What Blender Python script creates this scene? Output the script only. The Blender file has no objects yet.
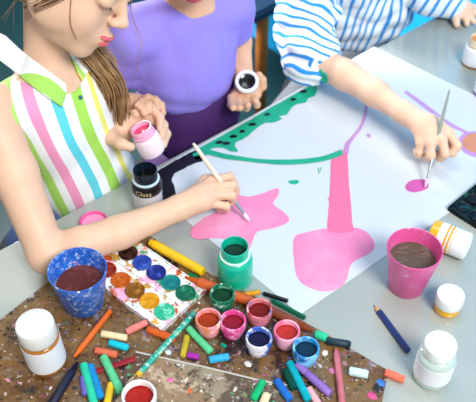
import bpy, bmesh, math, random
import numpy as np
from mathutils import Vector, Matrix, Quaternion
from mathutils.bvhtree import BVHTree
random.seed(7); np.random.seed(7)
S = bpy.context.scene
TZ = 0.72            # table top height above the floor
CH = 0.95            # camera height above the table
# ---------------------------------------------------------------- camera
cd = bpy.data.cameras.new('camera'); cam = bpy.data.objects.new('camera', cd)
S.collection.objects.link(cam); S.camera = cam
cam.location = (0, 0, TZ + CH); cam.rotation_euler = (math.radians(45), 0, 0)
cd.sensor_width = 36; cd.lens = 60.5; cd.clip_start = 0.05
cd.dof.use_dof = True; cd.dof.focus_distance = 1.18; cd.dof.aperture_fstop = 6.0
# ---------------------------------------------------------------- world and light
w = bpy.data.worlds.new('world'); S.world = w; w.use_nodes = True
bg = w.node_tree.nodes['Background']; bg.inputs[0].default_value = (0.86, 0.93, 1.0, 1); bg.inputs[1].default_value = 0.56
def area(name, loc, target, size, power, col):
    l = bpy.data.lights.new(name, 'AREA'); l.shape = 'RECTANGLE'; l.size = size[0]; l.size_y = size[1]
    l.energy = power; l.color = col
    o = bpy.data.objects.new(name, l); S.collection.objects.link(o); o.location = loc
    o.rotation_euler = (Vector(target) - Vector(loc)).to_track_quat('-Z', 'Y').to_euler(); return o
area('window_light', (1.25, -1.25, 3.5), (-0.2, 1.0, TZ), (1.1, 1.2), 128, (1.0, 0.985, 0.95))
area('overhead_fill', (0.1, 1.3, 2.9), (0.1, 1.3, TZ), (1.0, 0.8), 11, (0.93, 0.97, 1.0))  # added fill from overhead, no ceiling lamp is known here
area('wall_fill', (-0.75, 2.0, 1.25), (0.35, 2.15, 0.25), (0.4, 0.4), 46, (1.0, 1.0, 1.0))  # added fill that brightens the cyan wall
S.view_settings.view_transform = 'Standard'; S.view_settings.look = 'None'
S.view_settings.exposure = 0.0; S.view_settings.gamma = 1.0; S.view_settings.use_curve_mapping = False

# ---------------------------------------------------------------- helpers
def col3(h, a=1.0):
    h = h.lstrip('#'); c = [int(h[i:i+2], 16) / 255 for i in (0, 2, 4)]
    return tuple((x / 12.92 if x <= 0.04045 else ((x + 0.055) / 1.055) ** 2.4) ** 1.12 for x in c) + (a,)
FPX = 60.5 / 36 * 476
def at(px, py, z=0.0):
    """point of the place at height z above the table top, seen at px, py in the photograph"""
    u = (px - 238) / FPX; v = (201 - py) / FPX
    c = math.sqrt(0.5)
    d = Vector((u, v * c + c, v * c - c))
    t = (z - CH) / d.z
    return Vector((d.x * t, d.y * t, TZ + z))
def ray(px, py):
    u = (px - 238) / FPX; v = (201 - py) / FPX; c = math.sqrt(0.5)
    return Vector((0, 0, TZ + CH)), Vector((u, v * c + c, v * c - c)).normalized()
def tag(o, label=None, cat=None, group=None, kind=None):
    if label: o['label'] = label
    if cat: o['category'] = cat
    if group: o['group'] = group
    if kind: o['kind'] = kind
    return o
def empty(name, loc=(0, 0, 0), rot=None, label=None, cat=None, group=None):
    o = bpy.data.objects.new(name, None); S.collection.objects.link(o); o.location = loc
    if rot is not None:
        o.rotation_mode = 'QUATERNION'; o.rotation_quaternion = rot
    o.empty_display_size = 0.02
    return tag(o, label, cat, group)
def link(name, me, mats, parent=None, smooth=True):
    if not isinstance(mats, (list, tuple)): mats = [mats]
    for m in mats: me.materials.append(m)
    if smooth:
        for p in me.polygons: p.use_smooth = True
    o = bpy.data.objects.new(name, me); S.collection.objects.link(o)
    if parent: o.parent = parent
    return o
def mk(name, verts, faces, mats, parent=None, smooth=False, mi=None):
    me = bpy.data.meshes.new(name); me.from_pydata([tuple(v) for v in verts], [], faces); me.update()
    if mi is not None:
        me.polygons.foreach_set('material_index', mi)
    return link(name, me, mats, parent, smooth)
def bmobj(name, bm, mats, parent=None, smooth=True, angle=None):
    bmesh.ops.recalc_face_normals(bm, faces=bm.faces)
    me = bpy.data.meshes.new(name); bm.to_mesh(me); bm.free()
    o = link(name, me, mats, parent, smooth)
    if smooth and angle: 
        try: me.set_sharp_from_angle(angle=math.radians(angle))
        except Exception: pass
    return o
def lathe(name, prof, mats, parent=None, n=40, mi=None, angle=38, wob=0.0):
    """prof: list of (radius, z[, material index])"""
    bm = bmesh.new(); rings = []
    for p in prof:
        r, z = p[0], p[1]
        if r < 1e-6: rings.append([bm.verts.new((0, 0, z))])
        else:
            rings.append([bm.verts.new((r * (1 + wob * math.sin(3 * t + z * 90)) * math.cos(t), r * (1 + wob * math.sin(2 * t + 1 + z * 60)) * math.sin(t), z)) for t in [2 * math.pi * k / n for k in range(n)]])
    for i in range(len(rings) - 1):
        a, b = rings[i], rings[i + 1]; m = prof[i][2] if len(prof[i]) > 2 else 0
        for k in range(n):
            q = (k + 1) % n
            if len(a) == 1 and len(b) == 1: continue
            if len(a) == 1: f = bm.faces.new((a[0], b[k], b[q]))
            elif len(b) == 1: f = bm.faces.new((a[k], a[q], b[0]))
            else: f = bm.faces.new((a[k], a[q], b[q], b[k]))
            f.material_index = m
    return bmobj(name, bm, mats, parent, True, angle)
def prism(name, poly, z0, z1, mats, parent=None, bevel=0.0):
    bm = bmesh.new(); n = len(poly)
    lo = [bm.verts.new((p[0], p[1], z0)) for p in poly]; hi = [bm.verts.new((p[0], p[1], z1)) for p in poly]
    bm.faces.new(lo[::-1]); bm.faces.new(hi)
    for i in range(n): bm.faces.new((lo[i], lo[(i + 1) % n], hi[(i + 1) % n], hi[i]))
    if bevel: bmesh.ops.bevel(bm, geom=list(bm.edges), offset=bevel, segments=2, affect='EDGES', profile=0.6)
    return bmobj(name, bm, mats, parent, True, 35)
def boxm(name, size, center, mats, parent=None, bevel=0.0, rot=None):
    bm = bmesh.new(); bmesh.ops.create_cube(bm, size=1)
    bmesh.ops.scale(bm, vec=size, verts=bm.verts)
    if bevel: bmesh.ops.bevel(bm, geom=list(bm.edges), offset=bevel, segments=3, affect='EDGES')
    M = Matrix.Translation(center)
    if rot is not None: M = M @ rot.to_matrix().to_4x4()
    bm.transform(M)
    return bmobj(name, bm, mats, parent, True, 35)
def tube_bm(bm, pts, rads, n=10, mi=0, cap=True):
    pts = [Vector(p) for p in pts]; rings = []
    prev = None
    for i, p in enumerate(pts):
        t = (pts[min(i + 1, len(pts) - 1)] - pts[max(i - 1, 0)]).normalized()
        if prev is None:
            a = t.orthogonal().normalized()
        else:
            a = (prev - t * prev.dot(t)).normalized()
        prev = a; b = t.cross(a)
        r = rads[i] if isinstance(rads, (list, tuple)) else rads
        rings.append([bm.verts.new(p + (a * math.cos(q) + b * math.sin(q)) * r) for q in [2 * math.pi * k / n for k in range(n)]])
    for i in range(len(rings) - 1):
        for k in range(n):
            f = bm.faces.new((rings[i][k], rings[i][(k + 1) % n], rings[i + 1][(k + 1) % n], rings[i + 1][k])); f.material_index = mi
    if cap:
        bm.faces.new(rings[0][::-1]).material_index = mi; bm.faces.new(rings[-1]).material_index = mi
def catmull(pts, closed=False, sub=6):
    pts = [Vector(p) for p in pts]; n = len(pts); out = []
    rng = range(n) if closed else range(n - 1)
    for i in rng:
        g = (lambda j: pts[j % n]) if closed else (lambda j: pts[max(0, min(n - 1, j))])
        p0, p1, p2, p3 = g(i - 1), g(i), g(i + 1), g(i + 2)
        for s in range(sub):
            t = s / sub
            out.append(0.5 * ((2 * p1) + (p2 - p0) * t + (2 * p0 - 5 * p1 + 4 * p2 - p3) * t * t + (3 * p1 - p0 - 3 * p2 + p3) * t ** 3))
    if not closed: out.append(pts[-1])
    return out

# ---------------------------------------------------------------- materials
MC = {}
def mat(name, c, rough=0.5, spec=0.5, metal=0.0, sss=0.0, noise=0.0, nscale=40, bump=0.0, bscale=200, trans=0.0, coat=0.0, alpha=1.0):
    if name in MC: return MC[name]
    m = bpy.data.materials.new(name); m.use_nodes = True; nt = m.node_tree; b = nt.nodes['Principled BSDF']
    c = col3(c) if isinstance(c, str) else c
    b.inputs['Base Color'].default_value = c; b.inputs['Roughness'].default_value = rough; b.inputs['Metallic'].default_value = metal
    b.inputs['Specular IOR Level'].default_value = spec; b.inputs['Transmission Weight'].default_value = trans; b.inputs['Coat Weight'].default_value = coat
    if sss: 
        b.inputs['Subsurface Weight'].default_value = sss; b.inputs['Subsurface Scale'].default_value = 0.008
        b.inputs['Subsurface Radius'].default_value = (1.0, 0.35, 0.2)
    tc = nt.nodes.new('ShaderNodeTexCoord')
    if noise:
        n = nt.nodes.new('ShaderNodeTexNoise'); n.inputs['Scale'].default_value = nscale; n.inputs['Detail'].default_value = 4
        nt.links.new(tc.outputs['Object'], n.inputs['Vector'])
        mr = nt.nodes.new('ShaderNodeMapRange'); mr.inputs[1].default_value = 0.3; mr.inputs[2].default_value = 0.7; mr.inputs[3].default_value = 1 - noise; mr.inputs[4].default_value = 1 + noise
        nt.links.new(n.outputs[0], mr.inputs[0])
        mx = nt.nodes.new('ShaderNodeVectorMath'); mx.operation = 'SCALE'; mx.inputs[0].default_value = c[:3]
        nt.links.new(mr.outputs[0], mx.inputs['Scale']); nt.links.new(mx.outputs[0], b.inputs['Base Color'])
    if bump:
        n2 = nt.nodes.new('ShaderNodeTexNoise'); n2.inputs['Scale'].default_value = bscale; n2.inputs['Detail'].default_value = 3
        nt.links.new(tc.outputs['Object'], n2.inputs['Vector'])
        bp = nt.nodes.new('ShaderNodeBump'); bp.inputs['Strength'].default_value = bump; bp.inputs['Distance'].default_value = 0.002
        nt.links.new(n2.outputs[0], bp.inputs['Height']); nt.links.new(bp.outputs[0], b.inputs['Normal'])
    MC[name] = m; return m
def splash(name, base, layers, rough=0.45, bump=0.15, base2=None, coat=0.0, spec=0.5, soft=0.045):
    """base colour with layers of paint splashes: (colour, scale, threshold, seed[, stretch])"""
    if name in MC: return MC[name]
    m = bpy.data.materials.new(name); m.use_nodes = True; nt = m.node_tree; b = nt.nodes['Principled BSDF']
    b.inputs['Roughness'].default_value = rough; b.inputs['Coat Weight'].default_value = coat; b.inputs['Specular IOR Level'].default_value = spec
    tc = nt.nodes.new('ShaderNodeTexCoord')
    def noise(scale, seed, detail=4, dist=0.0, st=None):
        mp = nt.nodes.new('ShaderNodeMapping'); mp.inputs['Location'].default_value = (seed * 3.17, seed * 1.31, seed * 0.77)
        if st: mp.inputs['Scale'].default_value = st
        nt.links.new(tc.outputs['Object'], mp.inputs['Vector'])
        n = nt.nodes.new('ShaderNodeTexNoise'); n.inputs['Scale'].default_value = scale; n.inputs['Detail'].default_value = detail + 2; n.inputs['Roughness'].default_value = .62; n.inputs['Distortion'].default_value = dist * .5
        nt.links.new(mp.outputs[0], n.inputs['Vector']); return n.outputs[0]
    def mix(f, a, c):
        x = nt.nodes.new('ShaderNodeMix'); x.data_type = 'RGBA'
        nt.links.new(f, x.inputs[0])
        if isinstance(a, tuple): x.inputs[6].default_value = a
        else: nt.links.new(a, x.inputs[6])
        if isinstance(c, tuple): x.inputs[7].default_value = c
        else: nt.links.new(c, x.inputs[7])
        return x.outputs[2]
    def thr(s, lo, hi):
        r = nt.nodes.new('ShaderNodeMapRange'); r.inputs[1].default_value = lo; r.inputs[2].default_value = hi; nt.links.new(s, r.inputs[0]); return r.outputs[0]
    cur = col3(base)
    if base2: cur = mix(thr(noise(14, 0.5), 0.38, 0.62), cur, col3(base2))
    for L in layers:
        c, sc, th, seed = L[:4]; st = L[4] if len(L) > 4 else None
        cur = mix(thr(noise(sc, seed, 3, 0.6, st), th, th + soft), cur, col3(c))
    if isinstance(cur, tuple): b.inputs['Base Color'].default_value = cur
    else: nt.links.new(cur, b.inputs['Base Color'])
    if bump:
        bp = nt.nodes.new('ShaderNodeBump'); bp.inputs['Strength'].default_value = bump; bp.inputs['Distance'].default_value = 0.002
        nt.links.new(noise(180, 9, 4), bp.inputs['Height']); nt.links.new(bp.outputs[0], b.inputs['Normal'])
    MC[name] = m; return m
def stripes(name, axis, period, stops, warp=0.0, wscale=8, off=0.0, rough=0.8):
    """cloth with constant stripes along axis; stops: list of (position 0..1, colour)"""
    m = bpy.data.materials.new(name); m.use_nodes = True; nt = m.node_tree; b = nt.nodes['Principled BSDF']
    b.inputs['Roughness'].default_value = rough; b.inputs['Sheen Weight'].default_value = 0.15; b.inputs['Specular IOR Level'].default_value = 0.2
    tc = nt.nodes.new('ShaderNodeTexCoord')
    n = nt.nodes.new('ShaderNodeTexNoise'); n.inputs['Scale'].default_value = wscale; n.inputs['Detail'].default_value = 1
    nt.links.new(tc.outputs['Object'], n.inputs['Vector'])
    sb = nt.nodes.new('ShaderNodeVectorMath'); sb.operation = 'SUBTRACT'; sb.inputs[1].default_value = (0.5, 0.5, 0.5); nt.links.new(n.outputs[1], sb.inputs[0])
    sc = nt.nodes.new('ShaderNodeVectorMath'); sc.operation = 'SCALE'; sc.inputs['Scale'].default_value = warp; nt.links.new(sb.outputs[0], sc.inputs[0])
    ad = nt.nodes.new('ShaderNodeVectorMath'); ad.operation = 'ADD'; nt.links.new(tc.outputs['Object'], ad.inputs[0]); nt.links.new(sc.outputs[0], ad.inputs[1])
    dt = nt.nodes.new('ShaderNodeVectorMath'); dt.operation = 'DOT_PRODUCT'; a = Vector(axis).normalized() / period; dt.inputs[1].default_value = a
    nt.links.new(ad.outputs[0], dt.inputs[0])
    ao = nt.nodes.new('ShaderNodeMath'); ao.operation = 'ADD'; ao.inputs[1].default_value = off + 50; nt.links.new(dt.outputs['Value'], ao.inputs[0])
    fr = nt.nodes.new('ShaderNodeMath'); fr.operation = 'FRACT'; nt.links.new(ao.outputs[0], fr.inputs[0])
    cr = nt.nodes.new('ShaderNodeValToRGB'); cr.color_ramp.interpolation = 'CONSTANT'; nt.links.new(fr.outputs[0], cr.inputs[0])
    el = cr.color_ramp.elements
    el[0].position = stops[0][0]; el[0].color = col3(stops[0][1]); el[1].position = stops[1][0]; el[1].color = col3(stops[1][1])
    for p, c in stops[2:]: e = el.new(p); e.color = col3(c)
    nt.links.new(cr.outputs[0], b.inputs['Base Color'])
    MC[name] = m; return m

SKIN = mat('skin', '#E8C2A6', 0.5, 0.35, sss=0.06, noise=0.05, nscale=25)
SKIN2 = mat('skin_rosy', '#E4B89A', 0.5, 0.35, sss=0.06, noise=0.06, nscale=30)
SKIN3 = mat('skin_pale', '#ECC8AE', 0.5, 0.35, sss=0.06, noise=0.05, nscale=25)
LIP = mat('lip', '#E0707C', 0.35, 0.5, sss=0.1)
BROWN_HAIR = mat('lash_hair', '#3A2A20', 0.5)
BLOND = mat('blond_hair', '#A8855C', 0.45, 0.5, noise=0.35, nscale=60)
BLOND_DARK = mat('dark_blond_hair', '#7A5A3C', 0.5, 0.4, noise=0.35, nscale=60)
WOOD = mat('orange_wood', '#B4702C', 0.5, noise=0.12, nscale=20)
NAVY = mat('navy_paint', '#0E2740', 0.6)
DARK = mat('dark_fabric', '#141416', 0.8)
WHITE_PL = mat('white_plastic', '#F2F2EE', 0.35, 0.5)

# ---------------------------------------------------------------- signed-distance body builder
class Body:
    def __init__(s): s.P = []
    def cone(s, a, b, ra, rb, k=0.012): s.P.append(('c', np.array(a, float), np.array(b, float), ra, rb, k)); return s
    def chain(s, pts, rads, k=0.006):
        for i in range(len(pts) - 1): s.cone(pts[i], pts[i + 1], rads[i], rads[i + 1], k)
        return s
    def ell(s, c, r, R=None, k=0.012, sub=False):
        R = np.eye(3) if R is None else np.array(R, float)
        s.P.append(('s' if sub else 'e', np.array(c, float), R, np.array(r, float), None, k)); return s
    def mesh(s, name, h=0.003, noise=None):
        lo, hi = [], []
        for p in s.P:
            if p[0] == 'c':
                r = max(p[3], p[4]); lo.append(np.minimum(p[1], p[2]) - r); hi.append(np.maximum(p[1], p[2]) + r)
            elif p[0] == 'e': r = p[3].max(); lo.append(p[1] - r); hi.append(p[1] + r)
        lo = np.min(lo, 0) - 0.012; hi = np.max(hi, 0) + 0.012
        N = np.ceil((hi - lo) / h).astype(int) + 1
        F = np.full(N, 0.5, np.float32); ax = [lo[i] + h * np.arange(N[i]) for i in range(3)]
        for p in s.P:
            k = p[5]; m = k + 3 * h
            if p[0] == 'c': r = max(p[3], p[4]); bl = np.minimum(p[1], p[2]) - r - m; bh = np.maximum(p[1], p[2]) + r + m
            else: r = p[3].max(); bl = p[1] - r - m; bh = p[1] + r + m
            i0 = np.clip(((bl - lo) / h).astype(int), 0, N - 1); i1 = np.clip(((bh - lo) / h).astype(int) + 2, 0, N)
            X, Y, Z = np.meshgrid(ax[0][i0[0]:i1[0]], ax[1][i0[1]:i1[1]], ax[2][i0[2]:i1[2]], indexing='ij')
            if X.size == 0: continue
            if p[0] == 'c':
                a, b = p[1], p[2]; d = b - a; L = max(d @ d, 1e-12)
                t = np.clip(((X - a[0]) * d[0] + (Y - a[1]) * d[1] + (Z - a[2]) * d[2]) / L, 0, 1)
                D = np.sqrt((X - a[0] - t * d[0]) ** 2 + (Y - a[1] - t * d[1]) ** 2 + (Z - a[2] - t * d[2]) ** 2) - (p[3] + (p[4] - p[3]) * t)
            else:
                R = p[2]; q = [(X - p[1][0]) * R[i][0] + (Y - p[1][1]) * R[i][1] + (Z - p[1][2]) * R[i][2] for i in range(3)]
                rr = p[3]
                k0 = np.sqrt(sum((q[i] / rr[i]) ** 2 for i in range(3))); k1 = np.sqrt(sum((q[i] / rr[i] ** 2) ** 2 for i in range(3))) + 1e-9
                D = k0 * (k0 - 1) / k1
            sl = (slice(i0[0], i1[0]), slice(i0[1], i1[1]), slice(i0[2], i1[2])); A = F[sl]
            if p[0] == 's':
                D = -D; hh = np.maximum(k - np.abs(A - D), 0) / k; F[sl] = np.maximum(A, D) + hh * hh * k * 0.25
            else:
                hh = np.maximum(k - np.abs(A - D), 0) / k; F[sl] = np.minimum(A, D) - hh * hh * k * 0.25
        if noise is not None:
            near = np.abs(F) < 0.02; idx = np.nonzero(near)
            F[near] += noise(ax[0][idx[0]], ax[1][idx[1]], ax[2][idx[2]])
        ins = F < 0; c = ins.astype(np.int8)
        cs = [(i, j, k) for i in (0, 1) for j in (0, 1) for k in (0, 1)]
        sm = sum(c[i:N[0] - 1 + i, j:N[1] - 1 + j, k:N[2] - 1 + k] for i, j, k in cs)
        act = (sm > 0) & (sm < 8); I = np.nonzero(act); n = len(I[0])
        vid = np.full(act.shape, -1, np.int32); vid[I] = np.arange(n)
        pos = np.zeros((n, 3)); cnt = np.zeros(n)
        vals = {q: F[I[0] + q[0], I[1] + q[1], I[2] + q[2]] for q in cs}
        for q in cs:
            for ax_ in range(3):
                if q[ax_]: continue
                q2 = list(q); q2[ax_] = 1; q2 = tuple(q2)
                f0, f1 = vals[q], vals[q2]; msk = (f0 < 0) != (f1 < 0)
                t = np.where(msk, f0 / np.where(msk, f0 - f1, 1), 0)
                for d in range(3):
                    pos[:, d] += np.where(msk, q[d] + (t if d == ax_ else 0), 0)
                cnt += msk
        pos /= cnt[:, None]
        V = np.stack([lo[d] + h * (I[d] + pos[:, d]) for d in range(3)], 1)
        Q = []
        for a in range(3):
            b, e = (a + 1) % 3, (a + 2) % 3
            s0 = [slice(None)] * 3; s1 = [slice(None)] * 3
            s0[a] = slice(0, N[a] - 1); s1[a] = slice(1, N[a])
            for d in (b, e): s0[d] = slice(1, N[d] - 1); s1[d] = slice(1, N[d] - 1)
            x0, x1 = ins[tuple(s0)], ins[tuple(s1)]
            for flip, mk_ in ((False, x0 & ~x1), (True, ~x0 & x1)):
                J = list(np.nonzero(mk_)); J[b] = J[b] + 1; J[e] = J[e] + 1
                def g(db, de):
                    K = [J[0].copy(), J[1].copy(), J[2].copy()]; K[b] -= db; K[e] -= de; return vid[tuple(K)]
                q = np.stack([g(1, 1), g(0, 1), g(0, 0), g(1, 0)], 1)
                if flip: q = q[:, ::-1]
                Q.append(q)
        Q = np.concatenate(Q); Q = Q[(Q >= 0).all(1)]
        me = bpy.data.meshes.new(name)
        me.vertices.add(n); me.vertices.foreach_set('co', V.astype(np.float32).ravel())
        me.loops.add(Q.size); me.loops.foreach_set('vertex_index', Q.astype(np.int32).ravel())
        me.polygons.add(len(Q)); me.polygons.foreach_set('loop_start', np.arange(0, Q.size, 4, dtype=np.int32))
        try: me.polygons.foreach_set('loop_total', np.full(len(Q), 4, np.int32))
        except Exception: pass
        me.update(calc_edges=True); me.validate(); return me
def wrinkle(amp, f, seed=0):
    rs = np.random.RandomState(seed); dirs = [(rs.normal(size=3), rs.rand() * 6) for _ in range(5)]
    def fn(x, y, z):
        o = 0
        for d, ph in dirs:
            d = d / np.linalg.norm(d) * f * (0.7 + 0.6 * (ph / 6)); wv = np.sin(0.5 * (d[1] * x - d[0] * y + d[2] * z) + ph) * 1.4
            o = o + (1 - np.abs(np.sin(d[0] * x + d[1] * y + d[2] * z + ph + wv)) * 2)
        return (o * amp / 5).astype(np.float32)
    return fn

# ================================================================ setting
floor_m = mat('dark_teal_floor', '#1E3E3E', 0.5, noise=0.15, nscale=5)
boxm('floor', (7, 7, 0.1), (0, 1.5, -0.05), floor_m)['kind'] = 'structure'
e1 = Vector((0.766, 0.643, 0)); e2 = Vector((-0.643, 0.766, 0))     # along / away from the far table edge
ANG = math.atan2(0.643, 0.766)
rz = Quaternion((0, 0, 1), ANG)
wall_m = mat('cyan_wall', '#18B4F0', 0.6, noise=0.05, nscale=3)
P0 = at(258, 40, -TZ)
boxm('wall_right', (0.12, 6.5, 2.8), Vector((P0.x, P0.y, 1.4)) + e1 * 0.06, wall_m, rot=rz)['kind'] = 'structure'
pl = Vector((P0.x, P0.y, 0)) + e2 * 1.2
boxm('wall_back', (5.0, 0.12, 2.8), Vector((pl.x, pl.y, 1.4)) - e1 * 2.44 + e2 * 0.9, mat('dark_wall', '#1D2428', 0.7, noise=0.1, nscale=3), rot=rz)['kind'] = 'structure'
# ---------------------------------------------------------------- table
TBL = mat('grey_table_laminate', '#B0B5AE', 0.16, 0.7, noise=0.05, nscale=6)
tb = empty('table', (0, 0.8, 0), None, 'large pale grey glossy table that everything is spread on', 'table')
EA = at(0, 250); EA.z = 0; corner = at(442, 2)
# far edge runs along e1 through EA, ends where the right end edge starts
Lc = (Vector((corner.x, corner.y, 0)) - EA).dot(e1)
c0 = EA + e1 * Lc; c1 = EA - e1 * 0.75
poly = [c1, c1 - e2 * 1.15, c0 - e2 * 1.15, c0]
tp = prism('tabletop', [p - Vector((0, 0.8, 0)) for p in poly], TZ - 0.03, TZ, TBL, tb, 0.003)
for p in ((c1 + e1 * .06 - e2 * .06), (c1 + e1 * .06 - e2 * 1.09), (c0 - e1 * .06 - e2 * 1.09), (c0 - e1 * .06 - e2 * .06)):
    boxm('leg', (0.05, 0.05, TZ - 0.03), (p.x, p.y - 0.8, (TZ - 0.03) / 2), mat('grey_metal', '#6E7476', 0.4, metal=0.8), tb, 0.004, rz)
# ---------------------------------------------------------------- big paper with painting
PAPER = mat('white_paper', '#D3D9DE', 0.8, 0.15, noise=0.015, nscale=8)
PK = splash('pink_wash', '#F094BA', [('#F2AECC', 10, 0.50, 3), ('#EE86B0', 12, 0.60, 5)], 0.6, 0.03, soft=.25, spec=.15)
PK2 = splash('pink_wash_deep', '#EC7CA2', [('#E66C92', 10, 0.55, 2)], 0.5, 0.03)
TEALP = mat('teal_gouache', '#1CB08C', 0.45, noise=0.1, nscale=30)
BLKP = mat('black_gouache', '#0A0E12', 0.35)
MAUVE = mat('mauve_wash', '#C596CC', 0.5, noise=0.08, nscale=30)
MAGW = mat('magenta_wash', '#CE62AC', 0.45, noise=0.12, nscale=50)
SKW = mat('peach_wash', '#D4906E', 0.5, noise=0.1, nscale=30)
PA, PB, PD = at(137, 181), at(374, 47), at(300, 315)
u = (PB - PA); vv = (PD - PA)
PCn = PA + u + vv * 1.02
paper_pts = [PA, PD, PD + u * 1.0, PB]
paper_pts = [at(138, 181), at(300, 315), at(560, 137), at(374, 47)]
pv, pf, pm = [], [], []
pz0, pz1 = 0.0003, 0.0011
for z in (pz0, pz1):
    for p in paper_pts: pv.append((p.x, p.y, TZ + z))
pf += [(3, 2, 1, 0), (4, 5, 6, 7)] + [(i, (i + 1) % 4, 4 + (i + 1) % 4, 4 + i) for i in range(4)]; pm += [0] * 6
# interior mesh of strokes, each a thin layer of paint on the sheet
from mathutils.geometry import delaunay_2d_cdt
def stroke_poly(px, mi, lvl=1, closed_sub=5, jit=0.0):
    pts = catmull([at(x, y) for x, y in px], True, closed_sub)
    flat = [Vector((p.x + random.uniform(-jit, jit), p.y + random.uniform(-jit, jit))) for p in pts]
    r = delaunay_2d_cdt(flat, [], [list(range(len(flat)))], 1, 1e-6)
    base = len(pv)
    for p in r[0]: pv.append((p.x, p.y, TZ + pz1 + 0.00025 * lvl))
    for f in r[2]:
        a_, b_, c_ = [r[0][i] for i in f[:3]]; idx = [base + i for i in f]
        if (b_ - a_).cross(c_ - a_) < 0: idx.reverse()
        pf.append(tuple(idx)); pm.append(mi)
def stroke_line(px, wd, mi, lvl=1, jit=0.0):
    """px: (x, y) with widths in pixels"""
    w_ = wd if isinstance(wd, (list, tuple)) else [wd] * len(px)
    c = catmull([Vector((x, y, k)) for (x, y), k in zip(px, w_)], False, 5); base = len(pv)
    for i, p in enumerate(c):
        d = (c[min(i + 1, len(c) - 1)] - c[max(i - 1, 0)]); d = Vector((d.x, d.y)).normalized(); nrm = Vector((-d.y, d.x)) * p.z / 2
        for sg in (1, -1):
            q = at(p.x + nrm.x * sg + random.uniform(-jit, jit), p.y + nrm.y * sg); pv.append((q.x, q.y, TZ + pz1 + 0.00025 * lvl))
    for i in range(len(c) - 1):
        pf.append((base + 2 * i, base + 2 * i + 2, base + 2 * i + 3, base + 2 * i + 1)); pm.append(mi)
# teal band along the far edge, and the sweeping teal line
stroke_poly([(194, 152), (215, 140), (240, 126), (262, 113), (285, 100), (300, 91.5), (312, 86), (317, 87), (315, 96), (308, 99), (306, 103), (297, 105), (291, 109), (287, 115), (279, 117), (282, 119.5), (273, 123), (264, 124), (254, 131), (246, 138), (235, 144), (238, 152), (231, 152), (224, 149), (212, 149), (204, 158), (196, 160)], 3, 1, 4, 0.0006)
stroke_line([(193, 156), (207, 153), (224, 157), (245, 160), (262, 162), (283, 163), (305, 162), (325, 159), (342, 153)], [3, 5, 5, 4, 4, 5, 5, 5, 6], 3, 5)
for (x, y, s) in [(219, 143, 4), (226, 144, 4), (233, 137, 4), (242, 132, 3), (252, 125, 4), (267, 115, 3), (293, 100, 3), (303, 92, 4)]:
    stroke_poly([(x - s, y + 1), (x - 1, y - 1.5), (x + s * .8, y - 1.2), (x + s, y + .6), (x, y + 1.6)], 4, 3, 3)
stroke_poly([(158, 171), (172, 163), (186, 155), (196, 151), (203, 154), (203, 161), (194, 164), (184, 169), (175, 174), (172, 180), (174, 186), (176, 195), (172, 202), (165, 203), (158, 198), (150, 190), (142, 182), (147, 177)], 4, 1, 4, 0.0008)
stroke_poly([(288, 182), (293, 180.5), (299, 181), (297, 184.5), (291, 184.5)], 3, 1)
stroke_line([(318, 168), (319, 174)], 1.2, 3, 1); stroke_line([(321, 168), (320, 172)], 1, 3, 1)
# pink shapes
stroke_poly([(192, 229), (203, 219), (215, 213), (226, 205), (236, 196), (249, 197), (262, 194), (275, 189), (279, 190), (278, 196), (273, 204), (283, 212), (289, 219), (286, 224), (272, 229), (258, 232), (253, 240), (249, 250), (240, 250), (225, 240), (209, 239), (198, 240), (191, 236)], 1, 1, 4, 0.0005)
stroke_poly([(331, 160), (335, 152), (346, 152), (348, 166), (349, 185), (351, 205), (352, 222), (352, 232), (329, 232), (328, 215), (329, 202), (326, 200), (329, 198), (330, 180)], 2, 2, 4)
stroke_poly([(293, 244), (296, 236), (310, 232), (326, 229), (340, 231), (352, 228), (364, 231), (373, 240), (374, 249), (366, 256), (354, 262), (349, 270), (346, 281), (336, 290), (321, 292), (305, 286), (297, 277), (294, 262)], 1, 1, 4, 0.0004)
stroke_line([(346, 154), (347, 146), (351, 140), (359, 130), (363, 122), (366, 110), (366, 96), (364, 86)], [5, 5, 3.5, 3, 3, 3, 3, 2.5], 5, 3)
stroke_poly([(366, 136), (368, 134), (371, 136), (369, 138.5)], 5, 1)
stroke_line([(405, 92), (420, 103), (432, 112), (445, 122), (462, 131), (476, 137), (490, 142)], [3, 4, 4, 4, 3, 2.5, 2.5], 5, 1)
stroke_poly([(458, 142), (463, 134), (473, 132), (486, 134), (494, 146), (487, 158), (472, 157), (462, 151)], 5, 2)
stroke_poly([(462, 142), (467, 136), (474, 134), (486, 137), (490, 146), (485, 154), (473, 153), (465, 149)], 7, 3)
stroke_poly([(405, 187), (409, 182), (416, 180), (424, 180), (428, 184), (428, 188), (423, 191), (414, 193), (407, 191)], 6, 1)
pap = mk('paper', pv, pf, [PAPER, PK, PK2, TEALP, BLKP, MAUVE, MAGW, SKW], None, False, pm)
tag(pap, 'large white sheet of paper with pink, teal and mauve painted shapes', 'paper')
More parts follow.
